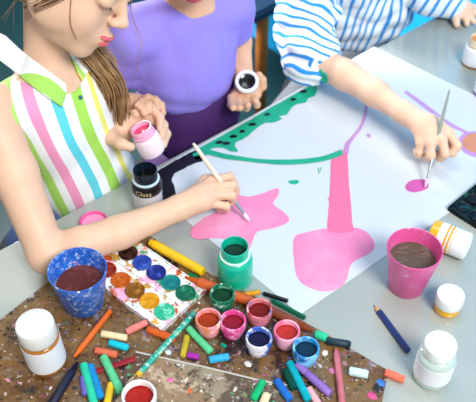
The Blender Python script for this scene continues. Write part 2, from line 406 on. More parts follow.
# ---------------------------------------------------------------- paint-stained boards
BOARD = splash('stained_board', '#84683F', [('#8A7460', 30, 0.60, 91), ('#2A1C12', 22, 0.58, 92), ('#A89A98', 64, 0.62, 93), ('#85602E', 44, 0.57, 94), ('#4A3848', 36, .62, 97), ('#5C6448', 50, .63, 98), ('#241A14', 90, .60, 99), 
    ('#8A6A3F', 16, 0.55, 1), ('#3A2E24', 12, 0.58, 2), ('#8E7F86', 26, 0.62, 3), ('#6C7B62', 30, 0.64, 4), ('#D9D2CB', 60, 0.66, 5),
    ('#C94F8F', 48, 0.68, 6), ('#2F7A5A', 44, 0.71, 7), ('#E07A2C', 60, 0.74, 8), ('#E7A6C0', 38, 0.65, 10), ('#3858A8', 60, 0.75, 11), ('#F2EEE8', 90, 0.68, 12), ('#E4DCD4', 150, 0.63, 101), ('#C08A94', 85, 0.65, 102), ('#4E9A78', 95, 0.66, 103), ('#D9803A', 110, 0.67, 104), ('#1E1812', 140, 0.61, 105), ('#8878A8', 75, .63, 106)], 0.32, 0.25, '#6A4620', soft=.06)
BOARD2 = splash('stained_board_light', '#66503A', [('#98887A', 50, 0.58, 95), ('#302014', 40, 0.62, 96), 
    ('#A09078', 18, 0.52, 21), ('#4E3B28', 14, 0.60, 22), ('#8FB070', 30, 0.62, 23), ('#DAD6CC', 34, 0.62, 24), ('#E0702C', 36, 0.69, 25),
    ('#E58AB0', 30, 0.67, 26), ('#3FA06C', 40, 0.68, 27), ('#D2419A', 70, 0.72, 28), ('#F0D25A', 80, 0.73, 29), ('#F4F0EA', 60, 0.64, 30), ('#20180F', 110, .60, 111), ('#E8E0D4', 130, .62, 112), ('#58A070', 60, .62, 113)], 0.42, 0.2)
bp_ = [(-90, 394), (0, 322), (48, 284), (127, 223), (210, 275), (320, 332), (388, 372), (372, 452), (-90, 452)]
BH = 0.004
prism('drawing_board', [at(x, y) for x, y in bp_], TZ + 0.0002, TZ + BH, [BOARD], None, 0.0006)
tag(bpy.data.objects['drawing_board'], 'brown wooden drawing board covered in dried paint stains', 'board')
o = prism('thin_board', [at(x, y) for x, y in [(136, 354), (200, 368), (262, 383), (310, 391), (340, 440), (96, 440), (116, 388)]], TZ + BH + 0.0002, TZ + BH + 0.0022, [BOARD2], None, 0.0004)
tag(o, 'thin splattered sheet with a painted edge highlight lying on the brown board at the bottom', 'board')
es = prism('edge_highlight', [at(x, y) for x, y in [(136, 353.6), (200, 367.6), (262, 382.6), (310, 390.6), (310, 392.4), (262, 384.2), (200, 369.2), (136, 355.2)]], TZ + BH + 0.0004, TZ + BH + 0.0026, [mat('painted_highlight', '#C9C4B8', .4)], o)  # thin pale strip painting a highlight along the far edge
es['label'] = 'painted highlight along the edge'
BH2 = BH + 0.0024
o = prism('paper_scrap', [at(x, y) for x, y in [(148, 364), (163, 361), (180, 372), (190, 380), (206, 392), (222, 410), (216, 425), (120, 425), (116, 404), (128, 384)]], TZ + BH2, TZ + BH2 + 0.0008,
    [splash('stained_paper', '#9E8262', [('#C4AC90', 22, 0.52, 31), ('#8A6848', 30, .60, 35), ('#F0E6DA', 50, .66, 36), ('#C29A7A', 22, 0.62, 32), ('#D870A0', 60, 0.72, 33), ('#7C6A50', 40, 0.58, 34), ('#3A2C1E', 110, .62, 114), ('#E0D4C4', 120, .61, 115), ('#B87890', 70, .63, 116)], 0.6, 0.1)], None)
tag(o, 'pale stained scrap of paper under the white pot of red paint', 'paper')
BH3 = BH2 + 0.001

# ================================================================ cups
def cup(px, py, h, r0, r1, wall, water, label, group, wz, name='plastic_cup', tilt=None):
    t = empty(name, at(px, py, BH if py > 295 and px < 200 else 0), tilt, label, 'cup', group)
    lathe('cup_body', [(0, 0), (r0 * .93, 0), (r0, 0.002), (r1 * .985, h - 0.004), (r1, h - .0015), (r1 - .0006, h), (r1 - .0018, h - .0005), (r0 - .0015, 0.004), (0, 0.004)], wall, t, 56)
    f = wz / h; rw = r0 + (r1 - r0) * f - 0.0022
    o = lathe('paint_water', [(rw * .995, wz - .004), (rw, wz), (rw * .6, wz - 0.0001), (0, wz)], water, t, 48)
    return t
cup(84.5, 303, 0.078, 0.0295, 0.0420, splash('blue_cup_plastic', '#2C70CC', [('#3C84E0', 40, 0.50, 41), ('#8FB2EA', 110, 0.55, 42), ('#D0DAF2', 130, 0.59, 47), ('#E5A8C0', 60, 0.65, 43), ('#F0F0F4', 120, 0.62, 44)], 0.35, 0.1),
    splash('brown_water', '#6B3A36', [('#7E4A48', 30, 0.5, 45), ('#94605E', 45, 0.66, 46, (1, 3, 1))], 0.3, 0.0, spec=0.12), 'blue plastic cup with white streaks, full of brown paint water', 'water cups', 0.046)
cup(406, 286, 0.087, 0.0265, 0.0405, splash('pink_cup_plastic', '#EA68A8', [('#EC7CB6', 40, 0.54, 51), ('#F6B0D2', 50, 0.62, 52), ('#F3D85C', 70, 0.69, 53)], 0.35, 0.08),
    splash('grey_water', '#6A5C50', [('#7C6E64', 60, 0.55, 55, (1, 3, 1)), ('#94877C', 110, 0.66, 56)], 0.35, 0.0, spec=0.12), 'pink plastic cup with yellow specks, full of murky grey paint water', 'water cups', 0.062)

# ================================================================ jars
def jar_prof(rb, hb, rn, hn, th=0.0015, floor=0.003):
    """open jar: body radius/height, neck radius/top height"""
    return [(0, 0), (rb * .86, 0), (rb * .97, .0015), (rb, .005), (rb, hb - .006), (rb * .97, hb - .002), (rn * 1.02, hb + .002), (rn, hb + .004), (rn, hn - .001), (rn - .0007, hn), (rn - th, hn - .0008), (rn - th, hb), (rn - th, hn - .012)]
def text_wrap(parent, txt, r, zc, size, ang, m):
    cu = bpy.data.curves.new('lettering', 'FONT'); cu.body = txt; cu.size = size; cu.align_x = 'CENTER'; cu.align_y = 'CENTER'; cu.resolution_u = 3
    to = bpy.data.objects.new('lettering_tmp', cu); S.collection.objects.link(to)
    dg = bpy.context.evaluated_depsgraph_get(); me = bpy.data.meshes.new_from_object(to.evaluated_get(dg)); bpy.data.objects.remove(to)
    bmx = bmesh.new(); bmx.from_mesh(me); bmesh.ops.subdivide_edges(bmx, edges=[e for e in bmx.edges if e.calc_length() > size * .15], cuts=1)
    for v_ in bmx.verts:
        a = ang + v_.co.x / r; y = v_.co.y; v_.co = Vector((math.cos(a) * r, math.sin(a) * r, zc + y))
    me2 = bpy.data.meshes.new('lettering'); bmx.to_mesh(me2); bmx.free(); return link('lettering', me2, m, parent, False)

# teal jar, open
BD = 0.0
t = empty('paint_jar', at(235, 279), None, 'open teal paint jar with dark green paint in its mouth', 'jar', 'gouache jars')
TEALJ = mat('teal_jar_paint', '#12C2A2', 0.25, 0.5, noise=0.08, nscale=25, coat=0.3)
lathe('jar_body', [(0, 0), (.024, 0), (.0262, .002), (.0268, .006), (.0268, .046), (.0255, .051), (.0225, .0545), (.0205, .056)], TEALJ, t, 48)
lathe('rim_ring', [(.0205, .0555), (.0228, .0558), (.0232, .057), (.0228, .0585), (.0205, .0590)], mat('pale_mint_plastic', '#D8F4EC', 0.3), t, 48)
lathe('neck', [(.0205, .056), (.0206, .073), (.0201, .0755), (.0189, .0755), (.0184, .073), (.0182, .055)], TEALJ, t, 48)
lathe('paint', [(.0183, .060), (.010, .0585), (0, .058)], mat('dark_green_paint', '#0A4034', 0.35, 0.2), t, 32)

# black jar
t = empty('paint_jar', at(149, 206), None, 'open jar of black paint with a black label band, behind the striped girl\'s forearm', 'jar', 'gouache jars')
BKPL = mat('black_glass', '#0E141B', 0.15, 0.6)
lathe('jar_body', [(0, 0), (.020, 0), (.0235, .002), (.0245, .006), (.0245, .042)], mat('milky_glass', '#E4E2E6', 0.2, coat=0.4, noise=0.03), t, 48)
lathe('label_band', [(.0245, .042), (.0249, .0425), (.0249, .058), (.0225, .062)], BKPL, t, 48)
lathe('rim_ring', [(.0195, .0620), (.0222, .0622), (.0225, .0635), (.0220, .065), (.0195, .0655)], mat('pale_ring', '#CFE6EA', 0.25), t, 48)
lathe('neck', [(.0195, .062), (.0197, .080), (.0192, .0825), (.0180, .0825), (.0176, .080), (.0174, .064)], mat('dark_rim_glass', '#17283A', 0.15, 0.6), t, 48)
lathe('paint', [(.0176, .068), (.009, .067), (0, .0665)], mat('black_paint', '#05070A', 0.15, 0.6), t, 32)
text_wrap(t, 'Class', .0251, .0500, .013, math.radians(-98), mat('cream_lettering', '#E9D9A8', 0.4))

# white-capped ochre jar at left
t = empty('paint_jar', at(48, 362, BH), Quaternion((0, 1, 0), math.radians(-2)), 'closed jar of ochre paint with white cap, on the brown board', 'jar', 'gouache jars')
OCH = mat('ochre_paint', '#B5761E', 0.2, 0.5, coat=0.5)
lathe('jar_body', [(0, 0), (.022, 0), (.0255, .002), (.0266, .007), (.0266, .0545), (.0250, .0575), (.0225, .059), (.0215, .064), (0, .064)], OCH, t, 48)
lathe('paper_label', [(.0266, .009), (.0270, .0092), (.0270, .0550), (.0266, .0552)], mat('label_white', '#EEEFF2', 0.5), t, 48)
lathe('neck_ring', [(.0220, .0575), (.0240, .0578), (.0240, .0625), (.0220, .0630)], mat('amber_ring', '#C98C34', 0.12, 0.6, metal=0.4), t, 48)  # gold ring around the neck, its own colour
lathe('cap', [(.021, .0618), (.0250, .0620), (.0257, .064), (.0257, .086), (.0248, .0892), (.0220, .0902), (.012, .0905), (0, .0905)], mat('cap_ivory', '#E9E8E2', 0.4), t, 48)

# pale glass jar bottom right
t = empty('paint_jar', at(431, 376), None, 'closed glass jar of white paint with a white cap, nearest the bottom right corner', 'jar', 'gouache jars')
lathe('jar_body', [(0, 0), (.021, 0), (.0245, .002), (.0258, .007), (.0258, .050), (.0235, .055), (.0205, .057), (.0205, .061), (0, .061)], mat('pale_green_glass', '#C6D8D0', 0.12, 0.6, coat=0.8), t, 48)
lathe('paper_label', [(.0258, .013), (.0262, .0132), (.0262, .046), (.0258, .0462)], mat('label_white', '#EEEFF2', 0.5), t, 48)
lathe('cap', [(.0200, .0590), (.0212, .0592), (.0217, .061), (.0217, .074), (.0208, .0772), (.0190, .0778), (.0170, .0765), (0, .0765)], mat('white_cap_gloss', '#F1F5F4', 0.2, 0.6), t, 48)

# small yellow jar
t = empty('paint_jar', at(446.5, 309), None, 'small closed jar of yellow paint with a flat white cap, below the pink cup', 'jar', 'gouache jars')
YEL = mat('yellow_paint', '#F0B81E', 0.2, 0.5, coat=0.5)
lathe('jar_body', [(0, 0), (.017, 0), (.0188, .002), (.0192, .005), (.0192, .017), (.0180, .020), (.0180, .024), (0, .024)], YEL, t, 40)
lathe('cap', [(.0185, .0165), (.0202, .0167), (.0206, .018), (.0206, .0325), (.0198, .0350), (.018, .0354), (.0165, .0345), (0, .0345)], mat('white_cap_gloss', '#F1F5F4', 0.2, 0.6), t, 40)

# yellow jar lying down
A_, B_ = at(430.5, 232, .0225), at(468, 247, .0225)
ax_ = (B_ - A_).normalized(); q = Vector((0, 0, 1)).rotation_difference(ax_); LJ = (B_ - A_).length
t = empty('paint_jar', A_, q, 'jar of yellow paint lying on its side with its white cap to the right', 'jar', 'gouache jars')
s_ = LJ / .065
lathe('jar_body', [(0, 0), (.0185, 0), (.0215, .002), (.0222, .006), (.0222, .040 * s_), (.0205, .044 * s_)], YEL, t, 48)
lathe('paper_label', [(.0222, .015 * s_, 0), (.0226, .0152 * s_, 0), (.0226, .027 * s_, 1), (.0226, .0305 * s_, 0), (.0226, .033 * s_, 1), (.0226, .0365 * s_, 0), (.0226, .0392 * s_, 0), (.0222, .0394 * s_, 0)], [mat('label_white', '#EEEFF2', 0.5), mat('label_yellow', '#F2A91E', 0.5)], t, 48)
lathe('cap', [(.0195, .040 * s_), (.0222, .0405 * s_), (.0225, .043 * s_), (.0225, .0625 * s_), (.0213, .065 * s_), (.0185, .0655 * s_), (.0175, .064 * s_), (0, .064 * s_)], mat('white_cap_gloss', '#F1F5F4', 0.2, 0.6), t, 48)

# jars at the far right edge
t = empty('paint_jar', at(474, 63), None, 'white jar with an orange and ivory mouth at the right end of the table', 'jar', 'gouache jars')
lathe('jar_body', [(0, 0), (.022, 0, 0), (.0255, .002, 0), (.0262, .006, 1), (.0262, .034, 1), (.024, .040, 1), (.019, .043, 1)], [mat('amber_base', '#B07A3C', 0.2), mat('label_white', '#EEEFF2', 0.5)], t, 40)
lathe('neck', [(.019, .042), (.0205, .044), (.0205, .048), (.0195, .050), (.0195, .058), (.0182, .060), (.0170, .059), (.0165, .044)], mat('ivory_neck', '#EAD9BC', 0.3), t, 40)
lathe('paint', [(.0168, .054), (0, .053)], mat('orange_paint', '#D98A34', 0.25), t, 32)
t = empty('paint_jar', at(486, 94), None, 'white jar with a violet base cut off by the right edge of the photo', 'jar', 'gouache jars')
lathe('jar_body', [(0, 0), (.020, 0, 0), (.0245, .002, 0), (.0250, .008, 1), (.0250, .038, 1), (.022, .043, 1), (.019, .045, 1)], [mat('violet_base', '#8A5FC0', 0.25), mat('label_white', '#EEEFF2', 0.5)], t, 40)
lathe('cap', [(.019, .044), (.0222, .0445), (.0222, .060), (.021, .062), (0, .062)], WHITE_PL, t, 40)

# pink lid / saucer behind the arm
t = empty('jar_lid', at(94, 224), None, 'pink jar lid lying on the table behind the girl\'s forearm', 'lid')
PKP = mat('pink_plastic', '#EE6FAE', 0.35, noise=0.06)
lathe('rim', [(.0, .0), (.0215, 0), (.0225, .001), (.0225, .008), (.0215, .0092), (.0205, .008), (.0200, .0025), (0, .0025)], PKP, t, 40)
lathe('paint_film', [(.0198, .0028), (.012, .0034), (0, .003)], mat('pale_pink_paint', '#F6A6CC', 0.3), t, 32)

# pots
def pot(px, py, c_out, c_paint, label, z=BH, h=.031, r=.0185, spl=None):
    t = empty('paint_pot', at(px, py, z), Quaternion((0, 0, 1), random.uniform(0, 6)), label, 'paint pot', 'small open paint pots on the board')
    nm = 'pot_' + c_out.strip('#')
    spl = [(q_[0], q_[1], q_[2] - .09, q_[3]) for q_ in spl] if spl else None
    m = splash(nm, c_out, spl or [('#FFFFFF', 55, 0.68, random.random() * 9)], 0.38, 0.05)
    lathe('pot_body', [(0, 0), (r * .72, 0), (r * .78, .0015), (r * .83, .005), (r * .89, h * .38), (r * .88, h * .48), (r * .84, h * .53), (r * .87, h * .57), (r * 1.0, h * .62), (r * 1.02, h * .92), (r * .98, h), (r * .88, h), (r * .84, h * .93), (r * .82, h * .45)], m, t, 40)
    lathe('paint', [(r * .835, h * .74), (r * .78, h * .67), (r * .4, h * .65), (0, h * .66)], mat('paint_' + c_paint.strip('#'), c_paint, 0.4, 0.15, noise=0.15, nscale=90), t, 32)
    return t
pot(222.5, 306, '#1E7A5C', '#12482F', 'dark green paint pot nearest the teal jar', spl=[('#6FBF9C', 50, .6, 1), ('#E8F4F0', 60, .66, 2)])
pot(209, 331, '#F0936A', '#9E3E1E', 'orange paint pot leftmost of the open pots, by the mint chalk', spl=[('#F6A8B8', 40, .56, 3), ('#FBE0D0', 60, .66, 4)])
pot(233, 333, '#E9589E', '#8E1C36', 'magenta pink paint pot with crimson paint, between the orange and blue pots', spl=[('#F7A8CC', 40, .58, 5), ('#FFFFFF', 60, .70, 6)])
pot(259, 321, '#C24E4A', '#7A1E20', 'red paint pot with dark red paint, by the thick brown pencil', spl=[('#E98E96', 40, .52, 7), ('#5878C0', 50, .66, 8), ('#F4E0E0', 60, .68, 9)])
pot(258.5, 350, '#7A98DC', '#161C44', 'pale blue and white smeared paint pot with navy paint', spl=[('#F2F0F6', 30, .5, 10), ('#F0A0A8', 50, .66, 11), ('#4C74CC', 40, .6, 12)])
pot(286, 343, '#F07E9E', '#B23A36', 'pink paint pot with coral red paint, between the blue pots', spl=[('#F9B8CC', 40, .56, 13)])
pot(305, 360, '#3CA0DC', '#0A3A54', 'sky blue paint pot with dark teal paint, rightmost of the open pots', spl=[('#8CD0F0', 35, .55, 14), ('#F8C0B0', 60, .69, 15), ('#1E70B8', 40, .62, 16)])
t = pot(141, 408, '#F4F1EC', '#A8261E', 'white paint pot full of red paint, cut off by the bottom edge', z=BH3, h=.034, r=.0225, spl=[('#FFFFFF', 30, .6, 1)])
# ================================================================ watercolour boxes
def paint_box(c, xdir, ydir, nx, ny, sx, sy, cols, tray_m, label, z, rp, th=.009, skip=()):
    xd = Vector((xdir.x, xdir.y, 0)).normalized(); yd = Vector((-xd.y, xd.x, 0))
    if yd.dot(ydir) < 0: yd = -yd
    R = Matrix((xd, yd, xd.cross(yd))).transposed(); 
    if xd.cross(yd).z < 0: R = Matrix((xd, -yd, Vector((0, 0, 1)))).transposed(); sgn = -1
    else: sgn = 1
    t = empty('watercolour_box', (c.x, c.y, TZ + z), R.to_quaternion(), label, 'paint box', None)
    W, D = nx * sx + .008, ny * sy + .008
    bm = bmesh.new()
    def quadbox(x0, x1, y0, y1, z0, z1):
        v = [bm.verts.new(p) for p in ((x0, y0, z0), (x1, y0, z0), (x1, y1, z0), (x0, y1, z0), (x0, y0, z1), (x1, y0, z1), (x1, y1, z1), (x0, y1, z1))]
        for f in ((0, 3, 2, 1), (4, 5, 6, 7), (0, 1, 5, 4), (1, 2, 6, 5), (2, 3, 7, 6), (3, 0, 4, 7)): bm.faces.new([v[i] for i in f])
    quadbox(-W / 2, W / 2, -D / 2, D / 2, 0, th * .72)
    e = .0018
    for a in ((-W / 2, W / 2, -D / 2, -D / 2 + e), (-W / 2, W / 2, D / 2 - e, D / 2), (-W / 2, -W / 2 + e, -D / 2 + e, D / 2 - e), (W / 2 - e, W / 2, -D / 2 + e, D / 2 - e)): quadbox(*a, th * .72, th)
    quadbox(-W / 2 + e, W / 2 - e, -.0012, .0012, th * .72, th)
    bmobj('tray', bm, tray_m, t, False)
    for j in range(ny):
        for i in range(nx):
            if (i, j) in skip: continue
            x = (i - (nx - 1) / 2) * sx; y = sgn * (j - (ny - 1) / 2) * sy
            cc, cr = cols[j][i]
            e_ = lathe('paint_pan', [(rp * 1.02, th * .70), (rp * 1.05, th * 1.0), (rp * .97, th * 1.04), (rp * .88, th * .92), (rp * .55, th * .86), (rp * .48, th * .93), (0, th * .95)],
                [splash('pan_' + cc.strip('#') + cr.strip('#'), cc, [(cr, 70, .55, i + j * 7 + 1.0)], 0.4, 0.1, spec=.2)], t, 30, wob=.02)
            e_.location = (x, y, 0)
    return t
c_ = at(147, 285, BH); xd = at(186, 298) - at(129, 258); yd = at(164, 316) - at(186, 298)
cols = [[('#1E4A3A', '#2F6A50'), ('#3A221C', '#5A3A30'), ('#2848A0', '#4868C0'), ('#1C2E80', '#3C54B0'), ('#128080', '#1CA090'), ('#146A50', '#2C9A78')],
        [('#6A4A2C', '#8A6A4C'), ('#8E2E1C', '#B04828'), ('#C2601E', '#E08838'), ('#8A5A1C', '#B88030'), ('#D8981E', '#F0C040'), ('#3CB890', '#8CE0C0')]]
TRAY = splash('white_tray', '#EEF0EE', [('#C9602C', 34, 0.55, 65), ('#F0B8D4', 24, 0.55, 66), ('#50AC80', 34, .57, 67), ('#C8A04C', 28, .58, 70), ('#5A3A30', 60, .63, 68), ('#E8B040', 50, .62, 69), ('#E8A070', 40, .62, 61), ('#F2C8DC', 30, .62, 62), ('#D86A2C', 60, .69, 63), ('#2C9A78', 55, .70, 64)], 0.3, 0.03)
stepx = xd.length / 4; stepy = yd.length
print('palette step', stepx, stepy)
row = (at(129, 258, BH + .008) + at(122, 284, BH + .008)) * 0
# pan (i=3,j=0) sits at px (156,277): centre of box from mean of the eleven pans seen
ctr = (at(129, 258) + at(186, 298)) / 2   # middle of pans 1..5 in the far row = pan 3
xdn = Vector((xd.x, xd.y, 0)).normalized(); ydn = Vector((-xdn.y, xdn.x, 0)); ydn = ydn if ydn.dot(yd) > 0 else -ydn
ctr = ctr - xdn * stepx * 0.5 + ydn * (ydn.dot(yd)) * 0.5
paint_box(ctr, xdn, ydn, 6, 2, stepx, ydn.dot(yd), cols, TRAY, 'white watercolour box with two rows of bright pans, beside the blue cup', BH, stepx * .47)
# black-panned box on the right
xd2 = at(480, 187) - at(452, 210); xn2 = Vector((xd2.x, xd2.y, 0)).normalized(); yn2 = Vector((xn2.y, -xn2.x, 0))
cR = at(447.5, 211) + xn2 * .075 + yn2 * .031
dk = ('#0E1A20', '#22404A')
dcols = [[('#101C22', '#1E4A50'), ('#0C1216', '#2A1E20'), ('#101C22', '#1E4A50'), dk, dk], [dk, ('#12202A', '#20343A'), dk, dk, dk]]
paint_box(cR, xn2, yn2, 5, 2, .0285, .0275, dcols, splash('grimy_tray', '#22383C', [('#101A1E', 25, .48, 71), ('#C8D8D8', 40, .66, 72), ('#2C7A6A', 35, .62, 73)], 0.5, 0.03, spec=.15), 'dark grimy watercolour box at the right edge, resting by the paper', .0013, .0118)

# ================================================================ chalks, crayons, pencils
GR = 'chalks and crayons scattered on the board'
def frame(p0, p1):
    ax = (p1 - p0); L = ax.length; q = Vector((0, 0, 1)).rotation_difference(ax.normalized()); return q, L
def chalk(name, label, c, a, b, r=.0052, z=BH, z2=None, flat=.0006, cat='chalk', square=False):
    p0 = at(a[0], a[1], z + r); p1 = at(b[0], b[1], (z if z2 is None else z2) + r); q, L = frame(p0, p1)
    m = mat('chalk_' + c.strip('#'), c, 0.8, 0.12, noise=0.12, nscale=120, bump=0.4, bscale=400)
    bm = bmesh.new(); n = 14; rings = []
    e = r * .18
    prof = [(0, 0), (r * .72, 0.0), (r * .95, e), (r, e * 2.4), (r, L * .3), (r * 1.01, L * .6), (r, L - e * 2.2), (r * .93, L - e), (r * .7, L), (0, L)]
    for rr, zz in prof:
        if rr == 0: rings.append([bm.verts.new((0, 0, zz + random.uniform(0, flat)))]); continue
        rings.append([bm.verts.new((rr * math.cos(t_) * (1 + random.uniform(-.03, .03)), rr * math.sin(t_) * (1 + random.uniform(-.03, .03)), zz + random.uniform(-flat, flat) * (zz < e * 3 or zz > L - e * 3))) for t_ in [2 * math.pi * k / n for k in range(n)]])
    for i in range(len(rings) - 1):
        A, B = rings[i], rings[i + 1]
        for k in range(n):
            w_ = (k + 1) % n
            if len(A) == 1: bm.faces.new((A[0], B[w_], B[k]))
            elif len(B) == 1: bm.faces.new((A[k], A[w_], B[0]))
            else: bm.faces.new((A[k], A[w_], B[w_], B[k]))
    o = bmobj(name, bm, m, None, True, 60); o.location = p0; o.rotation_mode = 'QUATERNION'; o.rotation_quaternion = q
    return tag(o, label, cat, GR)
def pencil(name, label, c, tail, tip, r=.0038, z=BH, wood='#D8B078', lead=None, cone=.016, tipc=None, pattern=None, cat='pencil', hexa=True, ztip=None, zt=None):
    z0 = (z if zt is None else zt) + r; p0 = at(tail[0], tail[1], z0); p1 = at(tip[0], tip[1], z + (r * .35 if ztip is None else ztip)); q, L = frame(p0, p1)
    t = empty(name, p0, q, label, cat, GR)
    n = 6 if hexa else 18
    body = pattern or mat('lacquer_' + c.strip('#'), c, 0.3, 0.5, noise=0.08, nscale=50)
    lathe('barrel', [(0, 0), (r * .94, 0), (r, r * .1), (r, L - cone), (r * .98, L - cone + .0006)], body, t, n, angle=20)
    lt = cone * .28 if wood else cone * .9
    rr = lambda f: r * (1 - f)
    if wood: lathe('wood_cone', [(r * .97, L - cone), (r * .30, L - lt)], mat('pencil_wood', wood, 0.6, noise=0.1), t, 16)
    lathe('lead', [(r * (.31 if wood else .97), L - lt), (r * .12, L - .0006), (0, L)], mat('lead_' + (lead or c).strip('#'), lead or c, 0.5), t, 12)
    return t
def crayon(name, label, c, tail, tip, r=.0062, z=BH, cone=.012, label_c=None, lab=(.12, .82), cat='crayon', blunt=.45, zt=None):
    p0 = at(tail[0], tail[1], (z if zt is None else zt) + r); p1 = at(tip[0], tip[1], z + r); q, L = frame(p0, p1)
    t = empty(name, p0, q, label, cat, GR)
    m = mat('wax_' + c.strip('#'), c, 0.5, 0.25, noise=0.1, nscale=60, bump=0.15)
    lathe('wax', [(0, 0), (r * .85, 0), (r * .96, .0008), (r * .96, L - cone), (r * .8, L - cone + .001), (r * blunt, L - .001), (r * blunt * .6, L), (0, L)], m, t, 18)
    lc = label_c or c
    lathe('wrapper', [(r * .95, L * lab[0]), (r, L * lab[0] + .0004), (r, L * lab[1] - .0004), (r * .95, L * lab[1])], mat('wrap_' + lc.strip('#'), lc, 0.55, noise=0.1, nscale=70), t, 18)
    return t
# on the left
crayon('wax_crayon', 'orange wax crayon lying right of the ochre jar', '#E8701E', (110, 311), (74, 357), .0042)
chalk('chalk', 'cream chalk stub above the turquoise one', '#F0DAB0', (101, 333.5), (127, 338))
chalk('chalk', 'short turquoise chalk under the cream one', '#28C8D8', (109, 342.5), (128, 348))
chalk('chalk', 'salmon pink chalk touching the watercolour box corner', '#EE8E84', (126, 332), (147, 322))
chalk('chalk', 'burnt orange chalk below the watercolour box', '#D46A34', (147, 329), (175, 339.5), .0058)
chalk('chalk', 'coral chalk stub with worn ends', '#E07A5C', (95, 350), (117, 355))
pencil('colour_pencil', 'dark red pencil under the long green chalk', '#A02434', (136, 358.5), (86, 375), .0042, wood=None, lead='#8A1E2C', cone=.004)
chalk('chalk', 'long pale green chalk lying across the dark red pencil', '#6CCB94', (103, 356), (121, 393), .0058, z=BH + .0065, z2=BH)
chalk('chalk', 'blue chalk between the mint and yellow ones at bottom left', '#2A94D4', (90, 365), (101, 398), .0052)
chalk('chalk', 'purple chalk half under the mint one', '#7A70C4', (83, 377), (85.5, 395), .005, cat='chalk')
chalk('chalk', 'mint chalk crossing beside the blue one at bottom left', '#3CCBA6', (83.5, 364), (94, 404), .0058, z=BH + .0015)
chalk('chalk', 'yellow chalk at the bottom edge, under the pale green tip', '#EBC63C', (111, 383), (107, 404), .0050)
crayon('marker_pen', 'navy black marker running off the bottom left', '#1B1838', (42, 420), (78, 362), .0062, cone=.02, blunt=.3, cat='marker')
# pencil with turquoise pattern
pat = splash('turquoise_pattern', '#26B4A0', [('#D8F0D0', 160, .54, 81), ('#F4F8F0', 120, .62, 82), ('#1A8C98', 100, .63, 83)], 0.35, 0)
t = empty('colour_pencil', at(137, 376, BH + .0045), frame(at(137, 376, BH + .0045), at(200, 307, BH + .013))[0], 'turquoise patterned pencil with a yellow end, leaning on the watercolour box', 'pencil', GR)
L_ = frame(at(137, 376, BH + .0045), at(200, 307, BH + .013))[1]; r_ = .0042
lathe('barrel', [(r_, .007), (r_, L_ - .012)], pat, t, 6, angle=20)
lathe('end_cap', [(0, 0), (r_ * .9, 0), (r_ * 1.05, .0006), (r_ * 1.05, .007)], mat('yellow_lacquer', '#E8B83C', 0.3), t, 18)
lathe('wood_cone', [(r_ * .97, L_ - .012), (r_ * .3, L_ - .003)], mat('pencil_wood', '#D8B078', 0.6), t, 16)
lathe('lead', [(r_ * .31, L_ - .003), (0, L_)], mat('lead_grey', '#5A5048', 0.5), t, 12)
pencil('paintbrush', 'thin dark brush handle beyond the yellow end of the patterned pencil', '#3A332C', (107, 404), (134, 379), .0022, wood=None, lead='#2A2622', cone=.004, cat='paintbrush', hexa=False)
# centre
crayon('wax_crayon', 'thick yellow wax crayon lying at the edge of the board', '#F2C41C', (203, 272), (150, 242), .0075, cone=.008, blunt=.8)
chalk('chalk', 'short dark green chalk behind the thick orange crayon', '#1E7A44', (189, 275), (208, 286), .0052)
crayon('wax_crayon', 'thick orange brown crayon between the watercolour box and green pot', '#D2662A', (262, 306), (185, 277), .0078, cone=.026, blunt=.25)
crayon('wax_crayon', 'thick reddish brown crayon running past the pots to the mint stub', '#84401E', (242, 297), (312, 331), .0072, z=BH, cone=.014, blunt=.5)
chalk('chalk', 'thin amber chalk stub below the teal jar', '#E0A030', (236, 296), (260, 292), .0038, z=BH + .001)
pencil('colour_pencil', 'black pencil between the amber stub and the brown crayon', '#15181A', (288, 301), (262, 293), .0036, z=BH, wood=None, cone=.004)
pencil('colour_pencil', 'dark green pencil along the lower corner of the paper', '#146848', (305, 318), (271, 300), .004, z=BH, wood=None, cone=.004)
chalk('chalk', 'mint chalk stub at the red tip of the brown crayon', '#3EC89C', (315, 334), (327, 338), .0062)
crayon('wax_crayon', 'short dark teal crayon with a blue tip right of the mint stub', '#183848', (327, 341), (351, 344.5), .0056, cone=.003, blunt=.8)
chalk('chalk', 'pale green chalk leaning below the orange pot', '#6CD49C', (188, 328), (211, 352), .0055)
chalk('chalk', 'yellow green crooked chalk under the pale green one', '#C6B23C', (187, 336), (182.5, 357), .0045)
chalk('chalk', 'small magenta crumb of chalk near the yellow green one', '#B03CB0', (187, 355), (199, 357), .0042)
chalk('chalk', 'sky blue chalk stub on the seam of the two boards', '#48B4DC', (209, 360), (229, 356.5), .0055)
chalk('chalk', 'tiny teal crumb of chalk between the magenta and orange pots', '#1E9C86', (221, 344), (226, 347), .0030)
# right cluster
chalk('chalk', 'green chalk at the bottom, left of the cream stub', '#28B878', (263, 381), (253, 400), .0055, z=BH2)
chalk('chalk', 'cream chalk stub at the bottom edge, between the green and blue ones', '#F0DCB4', (267, 394), (262, 406), .0058, z=BH2)
chalk('chalk', 'royal blue chalk below the pots', '#2F78CC', (276, 380), (290, 400), .0056, z=BH)
chalk('chalk', 'dark green chalk under the long turquoise one', '#0E5448', (285, 370), (294, 389), .0056)
chalk('chalk', 'long turquoise chalk pointing at the sky blue pot', '#12AEBC', (289, 362), (308, 400), .0056, z=BH + .002)
t = crayon('wax_crayon', 'lilac crayon with a mint stripe right of the turquoise chalk', '#A27CC8', (330, 394), (296, 364), .0056, cone=.004, blunt=.8, label_c='#9A74C4', lab=(.02, .70))
chalk('chalk', 'pale pink chalk at the bottom beside the lilac crayon', '#E6B4B8', (308, 388), (322, 410), .0052)
crayon('wax_crayon', 'long thin dusty pink crayon on the gold stained corner', '#C8727E', (343, 412), (336, 349), .0048, cone=.008, blunt=.5)
